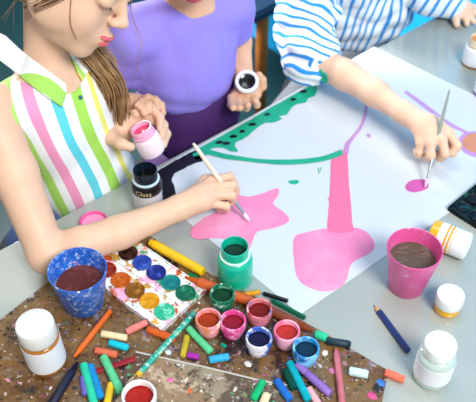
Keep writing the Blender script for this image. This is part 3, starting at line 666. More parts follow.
chalk('chalk', 'white chalk stub on the gold stained corner of the board', '#CFE6EA', (349, 371), (368, 374.5), .0062)
chalk('chalk', 'salmon chalk lying on the table at the corner of the board', '#F0826A', (385, 372), (404, 380), .0056, z=.0)
pencil('colour_pencil', 'navy blue pencil with a bare wooden tip alone on the table', '#0F3478', (408, 351), (374, 305), .0050, z=0, wood='#C8A078', lead='#8A6A50', cone=.014)
# crumbs and blobs of dried paint
random.seed(11)
cr_cols = ['#E8E4DC', '#D84A8A', '#2CA070', '#E8802C', '#F0F0EC', '#E89AB8', '#4878C8', '#F0CC4C', '#C04CA8', '#30B4A0']
bm = {}
spots = [((372, 396), '#D8508C', .0060, 'pink blob of dried paint at the right corner of the board'), ((381, 383), '#3C7AC8', .0058, 'blue blob of dried paint at the tip of the board, beside the salmon chalk'),
    ((325, 353), '#ECE8E4', .0045, 'white blob of dried paint right of the sky blue pot'), ((333, 371), '#D07AA8', .0052, 'mauve blob of dried paint left of the white chalk stub'),
    ((168, 352), '#DDE2EA', .0045, 'pale grey blob of dried paint near the patterned pencil'), ((190, 391), '#E07028', .0050, 'orange blob of dried paint on the thin splattered sheet'),
    ((170, 380), '#E87AA8', .0042, 'small pink blob of dried paint on the pale scrap of paper'), ((248, 364), '#D8D8D4', .0050, 'whitish blob of dried paint below the pale blue pot'),
    ((68, 302), '#2C8A5C', .0045, 'green blob of dried paint left of the orange crayon, by the blue cup')]
for (x, y), c, r, lb in spots:
    onb2 = lb.find('sheet') > 0 or lb.find('scrap') > 0
    bm_ = bmesh.new(); bmesh.ops.create_icosphere(bm_, subdivisions=3, radius=r)
    ph = random.uniform(0, 6)
    for v_ in bm_.verts:
        a = math.atan2(v_.co.y, v_.co.x); k = 1 + .13 * math.sin(2 * a + ph) + .09 * math.sin(5 * a + 2 * ph) + .05 * math.sin(9 * a); v_.co = Vector((v_.co.x * k, v_.co.y * k, v_.co.z * .16))
    o = bmobj('dried_paint', bm_, mat('crumb_' + c.strip('#'), c, 0.4, noise=.15, nscale=200), None, True)
    o.location = at(x, y, (BH3 if 'scrap' in lb else BH2 if onb2 else BH) + r * .05)
    tag(o, lb, 'paint', 'dried paint blobs')

#PEOPLE
# ================================================================ people
def vec(*a): return Vector(a)
def basis(f, upv):
    f = Vector(f).normalized(); u = Vector(upv); u = (u - f * u.dot(f)).normalized(); l = u.cross(f)
    return f, l, u                                   # forward, left, up
def head_prims(B, c, F, L, U, neck_to, s=1.0, neck_r=.036, mouth_open=False):
    def H(x, y, z): return c + (F * x + L * y + U * z) * s
    R = [list(F), list(L), list(U)]
    e = lambda x, y, z, rx, ry, rz_, k=.012, sub=False: B.ell(H(x, y, z), (rx * s, ry * s, rz_ * s), R, k, sub)
    e(-.012, 0, .035, .088, .072, .080, .02)
    e(.022, 0, -.028, .056, .052, .070, .03)
    e(.035, 0, -.066, .038, .034, .028, .025)       # jaw
    e(.062, 0, -.086, .015, .018, .014, .018)       # chin
    for sg in (1, -1):
        e(.043, sg * .030, -.036, .028, .024, .028, .02)      # cheek
        e(.008, sg * .046, -.052, .028, .012, .022, .02)      # jaw corner
        e(.081, sg * .031, .004, .013, .018, .011, .008, True)   # eye socket
        e(.067, sg * .031, .002, .0135, .016, .0115, .004)    # lid over eyeball
        e(.074, sg * .027, .020, .010, .020, .006, .012)      # brow
        e(-.008, sg * .071, -.008, .018, .007, .028, .006)    # ear
        e(-.004, sg * .077, -.006, .010, .005, .016, .005, True)
        e(.0860, sg * .0080, -.0265, .0075, .0058, .0055, .005)    # nostril wing
        e(.0895, sg * .0048, -.0315, .0030, .0022, .0022, .0015, True)
    B.cone(H(.075, 0, .012), H(.0945, 0, -.0195), .0062 * s, .0068 * s, .012)
    e(.0965, 0, -.0215, .0068, .0072, .0064, .006)
    e(.070, 0, -.056, .016, .019, .016, .016)       # muzzle
    e(.0865, 0, -.0505, .0075, .0150, .0048, .004)   # upper lip
    e(.0835, 0, -.0610, .0080, .0135, .0056, .004)   # lower lip
    e(.0935, 0, -.0556, .0070, .018, .0010, .002, True)
    B.cone(H(-.028, 0, -.035), neck_to, neck_r * s, (neck_r + .003) * s, .010)
    return H, R
def face_parts(root, H, R, s=1.0, hairm=BROWN_HAIR, lipm=LIP):
    lp = Body()
    for (x, z, ry, rz_) in ((.0845, -.0505, .0185, .0050), (.0825, -.0605, .0165, .0060)):
        lp.ell(H(x, 0, z), (.0102 * s, ry * .9 * s, rz_ * .92 * s), R, .001)
    lp.ell(H(.0955, 0, -.0556), (.0080 * s, .02 * s, .0008 * s), R, .001, True)
    link('lips', lp.mesh('lips', .0009), lipm, root)
    for sg in (1, -1):
        bm = bmesh.new()
        arc = [H(.0765 - abs(t_) * .007 * abs(t_), sg * (.031 + t_ * .0145), -.0035 + abs(t_) * .002) for t_ in (-1, -.6, -.2, .2, .6, 1)]
        tube_bm(bm, arc, .0011 * s, 6)
        for j in range(11):
            t_ = -1 + 2 * j / 10; a = H(.0768 - t_ * t_ * .007, sg * (.031 + t_ * .0145), -.0038)
            b = H(.086 - t_ * t_ * .004, sg * (.031 + t_ * .018), -.0105); m_ = (a + b) / 2 + (H(0, 0, -.002) - H(0, 0, 0))
            tube_bm(bm, [a, m_, b], [.0004, .0003, .0001], 4)
        bmobj('eyelashes', bm, BROWN_HAIR, root)
        bm = bmesh.new(); tube_bm(bm, [H(.083, sg * .014, .020), H(.084, sg * .025, .0255), H(.079, sg * .040, .0255), H(.070, sg * .049, .021)], [.002, .0028, .0022, .0008], 8)
        bmobj('eyebrow', bm, hairm, root)
def strands(name, guides, n, spread, r, m, parent, seed=1, taper=True, twist=1.0):
    """bundle of hair strands along a guide curve; guides: list of (points, spread at each point)"""
    rs = random.Random(seed); bm = bmesh.new()
    for pts, sp in guides:
        for i in range(n):
            a = rs.uniform(0, 2 * math.pi); q = math.sqrt(rs.random()); ph = rs.uniform(0, 6); out = []
            for j, p in enumerate(pts):
                p = Vector(p); t = (Vector(pts[min(j + 1, len(pts) - 1)]) - Vector(pts[max(j - 1, 0)])).normalized()
                u1 = t.orthogonal().normalized() if abs(t.z) < .9 else t.cross(Vector((1, 0, 0))).normalized(); v1 = t.cross(u1)
                aa = a + twist * j * .35 + .25 * math.sin(ph + j)
                out.append(p + (u1 * math.cos(aa) + v1 * math.sin(aa)) * q * sp[j] * (1 + .18 * math.sin(ph * 2 + j * 1.7)))
            out = catmull(out, False, 4); k = len(out)
            tube_bm(bm, out, [r * (1 - .75 * (x / (k - 1)) ** 3) for x in range(k)], 5)
    return bmobj(name, bm, m, parent)
def hair_cap(root, H, R, s, m, seed=2, fringe=True, long_=0.0):
    B = Body(); e = lambda x, y, z, rx, ry, rz_, k=.012, sub=False: B.ell(H(x, y, z), (rx * s, ry * s, rz_ * s), R, k, sub)
    e(-.018, 0, .040, .095, .080, .088, .02); e(-.045, 0, -.005, .062, .070, .075, .03)
    e(.085, 0, -.030, .070, .066, .085, .012, True)
    rsd = np.random.RandomState(seed)
    c = H(0, 0, .06)
    def nz(x, y, z):
        a = np.arctan2((x - c[0]) * L_(R, 1)[0] + (y - c[1]) * L_(R, 1)[1] + (z - c[2]) * L_(R, 1)[2], (x - c[0]) * R[0][0] + (y - c[1]) * R[0][1] + (z - c[2]) * R[0][2])
        return (.0014 * np.sin(a * 34) + .0009 * np.sin(a * 71 + 1)).astype(np.float32)
    return link('hair', B.mesh('hair', .0032, nz), m, root)
def L_(R, i): return R[i]
TH_M = {}
def legs(root, hipc, rdir, fdir, m, shoe_m, seat_z, spread=.075, thigh=.34, rr=.058, waist=None, knee=None):
    """sitting legs: trousers and two shoes"""
    B = Body(); hipc = Vector(hipc)
    B.ell(hipc + Vector((0, 0, .0)), (.125, .095, .075), [list(rdir), list(fdir), [0, 0, 1]], .03)
    if waist is not None: B.ell(waist, (.102, .074, .105), [list(rdir), list(fdir), [0, 0, 1]], .04)
    for sg in (1, -1):
        h_ = hipc + rdir * sg * spread + Vector((0, 0, -.015)); k_ = h_ + fdir * thigh + rdir * sg * .02 + Vector((0, 0, .005))
        if knee is not None and sg == 1: k_ = Vector(knee)
        f_ = Vector((k_.x, k_.y, .085)) + fdir * .03
        B.cone(h_, k_, rr, rr * .75, .02); B.cone(k_, f_, rr * .74, rr * .60, .012)
        S_ = Body(); S_.cone(f_ + Vector((0, 0, -.05)) - fdir * .015, f_ + fdir * .10 + Vector((0, 0, -.058)), .030, .026, .02)
        S_.ell(f_ + Vector((0, 0, -.035)) - fdir * .01, (.033, .036, .035), [list(rdir), list(fdir), [0, 0, 1]], .02)
        link('shoe', S_.mesh('shoe', .005), shoe_m, root)
    link('trousers', B.mesh('trousers', .006, wrinkle(.003, 45, 3)), m, root)
def stool(c, label, seat_z):
    t = empty('stool', (c[0], c[1], 0), Quaternion((0, 0, 1), ANG), label, 'stool', 'stools under the children')
    lathe('seat', [(0, seat_z - .03), (.15, seat_z - .03), (.16, seat_z - .02), (.16, seat_z - .006), (.15, seat_z), (0, seat_z)], DARK, t, 40)
    for sx in (1, -1):
        for sy in (1, -1):
            bm = bmesh.new(); tube_bm(bm, [(sx * .09, sy * .09, seat_z - .03), (sx * .13, sy * .13, 0)], [.014, .012], 12); bmobj('leg', bm, WOOD, t)
    return t
def finger(B, pts, r0, r1, k=.003):
    pts = [Vector(p) for p in pts]; n = len(pts); rr = [r0 + (r1 - r0) * i / (n - 1) for i in range(n)]
    for i in range(n - 1): B.cone(pts[i], pts[i + 1], rr[i], rr[i + 1], k)
def nail(root, p, d, nrm, wdt=.0042, m=None):
    pass
UPZ = Vector((0, 0, 1))
# ---------------------------------------------------------------- the girl in the striped blouse
girl = empty('person', (-.36, 1.10, TZ - .30), None, 'girl in a sleeveless striped blouse painting pink while her other hand holds a jar', 'person', None)
def under(root, o):
    o.parent = root; o.matrix_parent_inverse = Matrix.Translation(root.location).inverted(); return o
GF, GL, GU = basis((.80, -.42, -.42), (.55, .21, .81))
gc = Vector((-.236, 1.050, TZ + .373))
rd = Vector((-.66, -.75, 0)).normalized(); fd = Vector((.75, -.66, 0)); TR = [list(rd), list(fd), [0, 0, 1]]
gC = Vector((-.292, 1.035, TZ + .205))
B = Body()
gH, gR = head_prims(B, gc, GF, GL, GU, gC + Vector((-.008, .006, .005)), 1.06, .031)
# torso lean: upright with chest forward
up = Vector((-.12, .02, 1)).normalized()
rd2 = (rd - up * rd.dot(up)).normalized(); fd2 = up.cross(rd2); fd2 = fd2 if fd2.dot(fd) > 0 else -fd2
TR = [list(rd2), list(fd2), list(up)]
B.ell(gC - up * .075, (.098, .062, .085), TR, .03)
B.ell(gC - up * .19, (.088, .058, .11), TR, .03)
B.cone(gC - up * .02 + rd * .02, gC + rd * .095 - up * .022, .040, .036, .03)
B.cone(gC - up * .02 - rd * .02, gC - rd * .062 - up * .055, .034, .028, .02)
sh = at(-12, 108, .20); el = at(47, 254, .034)
B.chain([gC + rd * .095 - up * .022, sh, sh.lerp(el, .45), el], [.034, .0375, .0345, .0290], .012)
wr = at(180, 207.5, .044)
B.chain([el, at(80, 246, .038), at(120, 232, .040), wr], [.0290, .0285, .0260, .0195], .010)
# right hand, holding the brush
wq = at(181, 207, .044)
B.cone(wq, at(200, 199, .050), .0190, .0205, .012)
B.ell(at(198, 197, .048), (.026, .025, .0135), [list((at(215, 190) - at(190, 202)).normalized()), list(UPZ.cross((at(215, 190) - at(190, 202)).normalized())), [0, 0, 1]], .012)
for (a, b, r) in ((at(196, 195, .054), at(211, 181, .060), .0105), (at(196, 199, .052), at(212, 187.5, .060), .0105), (at(194, 203, .046), at(211, 195, .053), .0105), (at(192, 207, .038), at(207, 203, .043), .0100)):
    B.cone(a, b, r, .0088, .008)
finger(B, [at(211, 181, .060), at(230, 176.5, .056), at(234, 184, .040), at(229, 190, .032)], .0080, .0062)
finger(B, [at(212, 187.5, .060), at(233, 185, .056), at(236, 191, .038), at(229, 195, .028)], .0082, .0064)
finger(B, [at(211, 195, .053), at(232, 195.5, .048), at(233, 201, .030), at(225, 202, .022)], .0078, .0062)
finger(B, [at(207, 203, .043), at(226, 206, .035), at(227, 209, .020), at(219, 209, .014)], .0070, .0056)
finger(B, [at(193, 194, .048), at(206, 180, .050), at(218, 178, .046), at(227, 184, .038)], .0105, .0070)
# left arm, half hidden behind blouse and hair, to the hand around the pink jar
shl = gC - rd * .072 - up * .085; ell_ = at(114, 116, .045) + e2 * .02; wl = at(113, 130, .080)
B.chain([gC - rd * .064 - up * .055, shl, ell_], [.027, .027, .022], .012)
B.chain([ell_, wl], [.026, .0185], .010)
JP = at(148.5, 146, .085)                                    # pink jar centre
jax = Vector((-.32, .05, .92)).normalized()
B.cone(wl, at(124, 128, .085), .0185, .0200, .012)
B.ell(at(126, 124, .085), (.028, .014, .024), [list((at(150, 112, .09) - at(118, 134, .09)).normalized()), list(Vector((.3, -.7, .3)).normalized()), [0, 0, 1]], .012)
for i_, (p, r) in enumerate((([at(136, 114, .105), at(151, 108, .108), at(160, 117, .100), at(160, 128, .094)], .0084),
              ([at(135, 118, .096), at(155, 114, .096), at(164, 125, .088), at(162, 137, .083)], .0084),
              ([at(134, 122, .086), at(158, 121, .084), at(167, 134, .075), at(163.5, 145, .071)], .0078))):
    finger(B, p, r, .0062, .004)
finger(B, [at(113, 127, .090), at(111, 138, .094), at(121, 144, .098), at(131, 147, .094)], .0135, .0072, .006)
body = under(girl, link('body', B.mesh('body', .0026), SKIN))
# blouse
up_g = up
Bb = Body()
Bb.ell(gC - up * .082 + rd * .010, (.097, .070, .088), TR, .03)
Bb.ell(gC - up * .19 + fd * .004, (.094, .068, .125), TR, .03)
Bb.cone(gC - up * .026 + rd * .02, gC + rd * .118 - up * .026, .043, .0425, .03)
Bb.cone(gC - up * .026 - rd * .01, gC - rd * .065 - up * .045, .040, .034, .03)
Bb.ell(gC + up * .018 + fd2 * .026, (.043, .050, .040), TR, .006, True)
gst = [(0, '#B4E074'), (.06, '#F4F7F8'), (.16, '#F2A4C8'), (.27, '#F4F7F8'), (.40, '#6CD8E6'), (.50, '#F4F7F8'), (.60, '#AEE066'), (.71, '#F4F7F8'), (.79, '#F2EC84'), (.84, '#F4F7F8'), (.93, '#AEE066')]
blouse = under(girl, link('blouse', Bb.mesh('blouse', .003, wrinkle(.0035, 42, 8)), []))
def hit(o, px, py):
    me = o.data; t_ = BVHTree.FromPolygons([v_.co for v_ in me.vertices], [tuple(p.vertices) for p in me.polygons]); o_, d_ = ray(px, py); return t_.ray_cast(o_, d_)
h1, h2, h3 = hit(blouse, 36, 118), hit(blouse, 67, 180), hit(blouse, 87, 172)
dv = (h2[0] - h1[0]).normalized(); axb = dv.cross(h2[1]).normalized()
if axb.x < 0: axb = -axb
per = abs((h3[0] - h2[0]).dot(axb)) / .235
blouse.data.materials.append(stripes('blouse_stripes', axb, per, gst, .008, 9, .215 - (h2[0].dot(axb) / per)))
deps = bpy.context.evaluated_depsgraph_get(); bpy.context.view_layer.update()
def bvh(objs):
    vs, fs = [], []
    for o in objs:
        b = len(vs); vs += [o.matrix_world @ v_.co for v_ in o.data.vertices]; fs += [tuple(b + i for i in p.vertices) for p in o.data.polygons]
    return BVHTree.FromPolygons(vs, fs)
def drape(name, px, objs, m, root, lift=.003, thick=.0016, step=2.2, zmax=9.0):
    """a small flap of cloth laid on the body: outline closed polygon, surface taken from the garment below"""
    bt = bvh(objs); poly = px; n = len(poly)
    def inside(x, y):
        c = False; j = n - 1
        for i in range(n):
            xi, yi = poly[i]; xj, yj = poly[j]
            if (yi > y) != (yj > y) and x < (xj - xi) * (y - yi) / (yj - yi) + xi: c = not c
            j = i
        return c
    x0 = min(p[0] for p in poly); x1 = max(p[0] for p in poly); y0 = min(p[1] for p in poly); y1 = max(p[1] for p in poly)
    out = []
    for i in range(n):
        a = Vector(poly[i]); b = Vector(poly[(i + 1) % n]); k = max(1, int((b - a).length / step))
        for j in range(k): out.append(a + (b - a) * j / k)
    pts = [tuple(p) for p in out]; nb = len(pts)
    y = y0 + step
    while y < y1:
        x = x0 + step
        while x < x1:
            if inside(x, y) and min((Vector((x, y)) - q).length for q in out) > step * .6: pts.append((x, y))
            x += step
        y += step
    from mathutils.geometry import delaunay_2d_cdt
    r = delaunay_2d_cdt([Vector(p) for p in pts], [], [list(range(nb))], 1, 1e-5)
    co = []
    dl = None
    for p in r[0]:
        o_, d_ = ray(p.x, p.y); h_ = bt.ray_cast(o_, d_)
        ok_ = h_[0] is not None and h_[0].z < TZ + zmax; co.append((ok_, o_, d_, h_[3], p))
    ds = [c[3] for c in co if c[0]]; med = sum(ds) / len(ds)
    fin = []
    for c in co:
        near = sorted(((Vector(c[4]) - Vector(k_[4])).length, k_[3]) for k_ in co if k_[0])[:8]
        dd = sum(q[1] for q in near) / len(near)
        fin.append(c[1] + c[2] * (dd - lift))
    V = [tuple(p) for p in fin] + [tuple(p + co[i][2] * thick) for i, p in enumerate(fin)]
    nn = len(fin); Fc = []
    edges = {}
    for f in r[2]:
        Fc.append(tuple(f)); Fc.append(tuple(reversed([i + nn for i in f])))
        for i in range(len(f)):
            e_ = (f[i], f[(i + 1) % len(f)]); edges[e_] = 1
    for (a, b) in edges:
        if (b, a) not in edges: Fc.append((b, a, a + nn, b + nn))
    o = mk(name, V, Fc, m, None, True); return under(root, o)
skb = [blouse, body]
ca, cb = hit(blouse, 34, 62)[0], hit(blouse, 22, 84)[0]
cax = (cb - ca).normalized(); cper = (cb - ca).length * 1.25
COLM = stripes('collar_stripes', cax, cper, [(0, '#F0E67A'), (.16, '#F2F6F6'), (.70, '#B0DE70'), (.97, '#F2F6F6')], .003, 12, .08 - ca.dot(cax) / cper)
drape('collar_flap', [(-6, 30), (6, 36), (22, 51), (42, 66), (66, 84), (67, 92), (62, 107), (48, 98), (28, 83), (10, 68), (-6, 56)], skb,
      COLM, girl, .006, .002, zmax=.262)
drape('collar_flap', [(71, 41), (79, 48), (93, 58), (94, 67), (88, 72), (82, 81), (77, 72), (72, 60), (69, 54)], skb,
      stripes('collar_stripes_b', (.8, .3, .5), .030, [(0, '#F0E86E'), (.40, '#B4E074'), (.6, '#F4F7F6'), (.85, '#6CD8E6')], .004, 12, .1), girl, .008, .002, zmax=.225)
drape('button', [(78.5, 96), (81, 95), (83, 97), (82, 99.5), (79.5, 99.5)], [blouse], mat('teal_button', '#1C6A72', .3), girl, .003, .002, 1.2)
hair_cap(girl, gH, gR, 1.06, BLOND); under(girl, bpy.data.objects['hair'])
face_parts(girl, gH, gR, 1.06)
lock = [gH(-.06, .055, -.01), gH(-.035, .065, -.085), at(100, 60, .215), at(111, 84, .175), at(118, 108, .125), at(119, 130, .080)]
o = strands('hair_lock', [(lock, [.026, .024, .022, .021, .019, .012])], 150, 1, .0013, BLOND, girl, 4); 
o2 = strands('hair_swept', [([gH(.03, -.06, .035), gH(-.03, -.074, .01), gH(-.08, -.05, -.03), gH(-.11, -.01, -.07)], [.012, .018, .02, .014]),
                            ([gH(-.06, -.04, -.02), gH(-.095, -.02, -.06), gH(-.12, 0, -.12), gH(-.12, .02, -.18)], [.03, .03, .026, .016])], 70, 1, .0012, BLOND_DARK, girl, 6)
o3 = strands('hair_wisp', [([gH(.05, -.066, .04), gH(.01, -.073, -.01), gH(-.03, -.055, -.06), gH(-.035, -.045, -.11)], [.004, .012, .02, .026]),
                           ([gH(.065, .045, .05), gH(.075, .065, -.02), at(140, 45, .26), at(131, 82, .18)], [.003, .004, .006, .004])], 4, 1, .0004, BLOND, girl, 9)
for x in (o, o2, o3): under(girl, x)
def surf_strands(paths, n, jit, r, m, root, ob, seed=3):
    rs = random.Random(seed); bm = bmesh.new(); t_ = BVHTree.FromPolygons([v_.co for v_ in ob.data.vertices], [tuple(p.vertices) for p in ob.data.polygons])
    for path in paths:
        for i in range(n):
            ox, oy = rs.gauss(0, jit), rs.gauss(0, jit); out = []; last = None
            for (x, y) in path:
                ox += rs.gauss(0, jit * .3); o_, d_ = ray(x + ox, y + oy); h_ = t_.ray_cast(o_, d_)
                if h_[0] is None: continue
                out.append(h_[0] + h_[1] * .0015)
            if len(out) > 1:
                out = catmull(out, False, 4); k = len(out); tube_bm(bm, out, [r * (1 - .6 * (j / k)) for j in range(k)], 5)
    return under(root, bmobj('loose_hair', bm, m, root))
surf_strands([[(74, -14), (71, 0), (70, 14), (71, 26), (76, 38)]], 2, .6, .0005, mat('auburn_hair', '#9A5A34', .5), girl, body)
surf_strands([[(72, -12), (52, 0), (34, 8), (22, 18), (14, 34)], [(60, -14), (38, -2), (20, 8), (6, 22)]], 16, 3.0, .0007, BLOND_DARK, girl, body, 5)

gh = Vector((gC.x, gC.y, 0)) - fd * .03
def attach_all(root, before):
    for o in list(S.objects):
        if o.parent is root and o.name not in before and o.matrix_parent_inverse == Matrix.Identity(4):
            under(root, o)
legs(girl, (gh.x - .01, gh.y, TZ - .20), rd, -e2, mat('blue_denim', '#38507C', .8), mat('white_shoe', '#E4E2DE', .5), .44)
stool((gh.x - .02, gh.y + .02), 'dark topped stool the girl in the striped blouse sits on', .445)

# ---------------------------------------------------------------- the child in the violet T-shirt
kid = empty('person', (-.08, 1.30, TZ - .30), None, 'child in a violet T-shirt holding up an open jar of black paint', 'person', None)
kf, kl, ku = basis((.12, -.86, -.50), (.05, -.42, .9))
kc = Vector((-.076, 1.172, TZ + .372))
kr = -Vector((.86, .51, 0)).normalized(); kfd = Vector((.51, -.86, 0)).normalized(); KR = [list(kr), list(kfd), [0, 0, 1]]
kC = Vector((-.086, 1.235, TZ + .205))
B = Body(); kH, kR_ = head_prims(B, kc, kf, kl, ku, kC, 1.0, .035)
B.ell(kC - UPZ * .09 + kr * .02, (.080, .060, .095), KR, .03); B.ell(kC - UPZ * .22 + kr * .02, (.078, .058, .12), KR, .03)
ksr = kC + kr * .115 - UPZ * .025; ksl = kC - kr * .082 - UPZ * .028
B.cone(kC - UPZ * .02, ksr, .036, .035, .03); B.cone(kC - UPZ * .02, ksl, .036, .035, .03)
ker = at(108, 103, .015); kwr = at(136, 107, .085) + e2 * .01
B.chain([ksr, ker, kwr], [.034, .027, .018], .01)
B.cone(kwr, at(146, 104, .093), .0175, .016, .01)
for (p, r) in (([at(146, 102, .10), at(155, 100, .103), at(161, 105, .098), at(163, 113, .09)], .0078), ([at(143, 101, .106), at(148, 98, .113), at(156, 101, .112), at(158, 108, .107)], .0078), ([at(140, 103, .108), at(143, 102, .118), at(149, 105, .119), at(150, 111, .112)], .0074), ([at(138, 106, .106), at(139, 107, .115), at(143, 110, .117), at(145, 114, .113)], .0068)):
    finger(B, p, r, .0058, .004)
kel = at(238, 42, .070); kwl = at(244, 80, .030)
B.chain([ksl, kel, kwl], [.030, .0255, .0180], .01)
B.cone(kwl, at(247, 90, .026), .0190, .0215, .012)
B.ell(at(246, 94, .024), (.030, .022, .014), None, .01)
for (p, r) in (([at(238, 92, .026), at(231, 98, .034), at(231, 105, .040), at(233, 108, .048)], .0076), ([at(242, 95, .024), at(237.5, 101, .032), at(238, 107.5, .040), at(240, 108, .050)], .0080), ([at(247, 96, .022), at(245, 103, .030), at(246.5, 108, .038), at(248, 105, .052)], .0080), ([at(252, 96, .022), at(254, 101, .030), at(257, 105, .036), at(256, 101, .050)], .0078)):
    finger(B, p, r, .0062, .003)
finger(B, [at(255, 90, .028), at(262, 86, .038), at(262, 80, .052), at(259, 75, .066)], .0098, .0068, .005)
under(kid, link('body', B.mesh('body', .0028), SKIN2))
Bt = Body()
Bt.ell(kC - UPZ * .095 + kr * .018, (.092, .076, .105), KR, .035); Bt.ell(kC - UPZ * .135 + kr * .020, (.090, .080, .088), KR, .04)
Bt.cone(kC - UPZ * .022 + kr * .03, ksr, .042, .043, .03); Bt.cone(kC - UPZ * .022 - kr * .03, ksl, .044, .039, .03); Bt.cone(kC - UPZ * .06 - kr * .02, kC - UPZ * .075 - kr * .048, .050, .040, .03)
Bt.cone(ksr, ksr.lerp(ker, .50), .044, .040, .02); Bt.cone(ksl, ksl.lerp(kel, .62), .040, .036, .02)
Bt.ell(kC + UPZ * .024 + kfd * .014, (.042, .046, .026), KR, .006, True)
for s0, s1, f in ((ksr, ker, .56), (ksl, kel, .70)):
    p = s0.lerp(s1, f + .10); d_ = (s1 - s0).normalized(); a_ = d_.orthogonal().normalized()
    Bt.ell(p, (.060, .060, .022), [list(a_), list(d_.cross(a_)), list(d_)], .003, True)
VIO = mat('violet_cotton', '#A294EA', .85, .2, noise=.07, nscale=12)
under(kid, link('t_shirt', Bt.mesh('t_shirt', .0035, wrinkle(.0045, 52, 31)), VIO))
hair_cap(kid, kH, kR_, 1.0, BLOND_DARK, 5); under(kid, [o for o in S.objects if o.name.startswith('hair') and o.parent is kid][0])
face_parts(kid, kH, kR_)
kh = Vector((kC.x, kC.y, 0)) - kfd * .01
legs(kid, (kh.x, kh.y + .01, TZ - .205), kr, -e2, mat('plum_trousers', '#4C2068', .8), mat('grey_shoe', '#77787C', .5), .44, waist=kC - UPZ * .235 + kfd * .01)
stool((kh.x, kh.y + .05), 'dark topped stool the child in the violet T-shirt sits on', .44)

# ---------------------------------------------------------------- the child in the blue striped shirt
boy = empty('person', (.27, 1.60, TZ - .30), None, 'child in a blue and white striped shirt with rolled sleeve, leaning and painting', 'person', None)
bf, bl, bu = basis((.15, -.85, -.5), (.05, -.45, .9))
bC = Vector((.262, 1.505, TZ + .235)); bc = bC + Vector((.02, -.06, .165))
br = -Vector((.90, .43, 0)).normalized(); bfd = Vector((.43, -.90, 0)).normalized()
bup = Vector((-.10, -.18, 1)).normalized(); br2 = (br - bup * br.dot(bup)).normalized(); bf2 = bup.cross(br2); bf2 = bf2 if bf2.dot(bfd) > 0 else -bf2
BR = [list(br2), list(bf2), list(bup)]
B = Body(); bH, bR_ = head_prims(B, bc, bf, bl, bu, bC, 1.0, .035)
B.ell(bC - bup * .09, (.10, .065, .10), BR, .03); B.ell(bC - bup * .22, (.09, .062, .12), BR, .03)
bsr = bC + br * .125 - bup * .03; bsl = bC - br * .125 - bup * .03
ber = at(310, 56, .062); bwr = at(404, 113, .058)
B.cone(bC - UPZ * .02, bsr, .036, .036, .03); B.cone(bC - UPZ * .02, bsl, .036, .036, .03)
B.chain([bsr, ber, at(345, 75, .062), at(375, 93, .060), bwr], [.036, .029, .0275, .0240, .0185], .012)
# hand with brush
B.cone(bwr, at(426, 126, .060), .0188, .0215, .012)
hd = (at(446, 140, .06) - at(410, 117, .06)).normalized()
B.ell(at(430, 129, .058), (.031, .027, .0165), [list(hd), list(UPZ.cross(hd)), [0, 0, 1]], .012)
for (a, b, r) in ((at(432, 121, .060), at(449, 133, .060), .0110), (at(430, 126, .062), at(442, 140, .062), .0112), (at(426, 131, .058), at(431, 143, .056), .0110), (at(420, 133, .052), at(421, 143, .048), .0102)):
    B.cone(a, b, r, .0094, .008)
finger(B, [at(449, 133, .060), at(457, 146, .046), at(452, 153, .034), at(445, 152, .030)], .0088, .0068)
finger(B, [at(442, 140, .062), at(445, 154, .046), at(441, 158, .032), at(437, 154, .026)], .0088, .0068)
finger(B, [at(431, 143, .056), at(431, 156, .040), at(428, 158, .026), at(425, 154, .020)], .0084, .0066)
finger(B, [at(421, 143, .048), at(419, 152, .034), at(418, 155, .022), at(416, 151, .016)], .0076, .0060)
finger(B, [at(434, 124, .046), at(450, 137, .038), at(451, 146, .034), at(443, 150, .030)], .0105, .0070)
# left arm resting on the table, at the top right
bel = at(425, -6, .055); bwl = at(455, 4, .030)
B.chain([bsl, bel, bwl], [.036, .030, .019], .012)
B.cone(bwl, at(465, 9, .022), .0185, .0190, .01)
for (p, r) in (([at(468, 6, .022), at(477, 8, .020), at(483, 11, .012)], .0078), ([at(467, 9, .020), at(475, 13, .018), at(480, 17, .010)], .0080), ([at(465, 12, .018), at(471, 17, .017), at(474, 22, .010)], .0078), ([at(462, 13, .016), at(466, 19, .015), at(467, 24, .009)], .0070)):
    finger(B, p, r, .0062, .003)
finger(B, [at(460, 12, .020), at(456, 19, .016), at(457, 25, .010)], .0095, .0068, .005)
under(boy, link('body', B.mesh('body', .0028), SKIN3))
def bstripe(nm, axis, per=.0235, warp=.03, ws=11, w0=.60):
    return stripes(nm, axis, per, [(0, '#F4F9FD'), (w0, '#3A9FE6'), (w0 + .32, '#F4F9FD')], warp, ws)
Bs = Body()
Bs.ell(bC - bup * .09 - bf2 * .005, (.118, .082, .105), BR, .035); Bs.ell(bC - bup * .22 - bf2 * .005, (.118, .082, .125), BR, .04)
Bs.cone(bC - bup * .026 + br * .03, bsr, .043, .046, .03); Bs.cone(bC - bup * .026 - br * .03, bsl, .043, .046, .03)
Bs.ell(bC + UPZ * .02 + bfd * .02, (.046, .050, .032), BR, .006, True)
under(boy, link('shirt', Bs.mesh('shirt', .0035, wrinkle(.011, 40, 21)), bstripe('shirt_stripes', (.95, -.21, -.21), .0175, .04, 10)))
Bs = Body()
cu = at(322, 62, .062)
Bs.chain([bsr, ber + Vector((-.005, .012, .004)), ber.lerp(cu, .5)], [.048, .047, .043], .02)
Bs.cone(bsr, bsr.lerp(ber, .6) + Vector((-.02, 0, -.01)), .046, .050, .03)
under(boy, link('sleeve', Bs.mesh('sleeve', .003, wrinkle(.014, 48, 5)), bstripe('sleeve_stripes', (.40, .62, .62), .0165, .045, 12)))
Bs = Body()
cd0 = ber.lerp(at(345, 75, .062), -.05); cd1 = ber.lerp(at(345, 75, .062), .30)
Bs.cone(cd0, cd1, .0405, .0385, .01)
dd = (cd1 - cd0).normalized(); aa = dd.orthogonal().normalized()
Bs.ell(cd1 + dd * .040, (.07, .07, .030), [list(aa), list(dd.cross(aa)), list(dd)], .003, True)
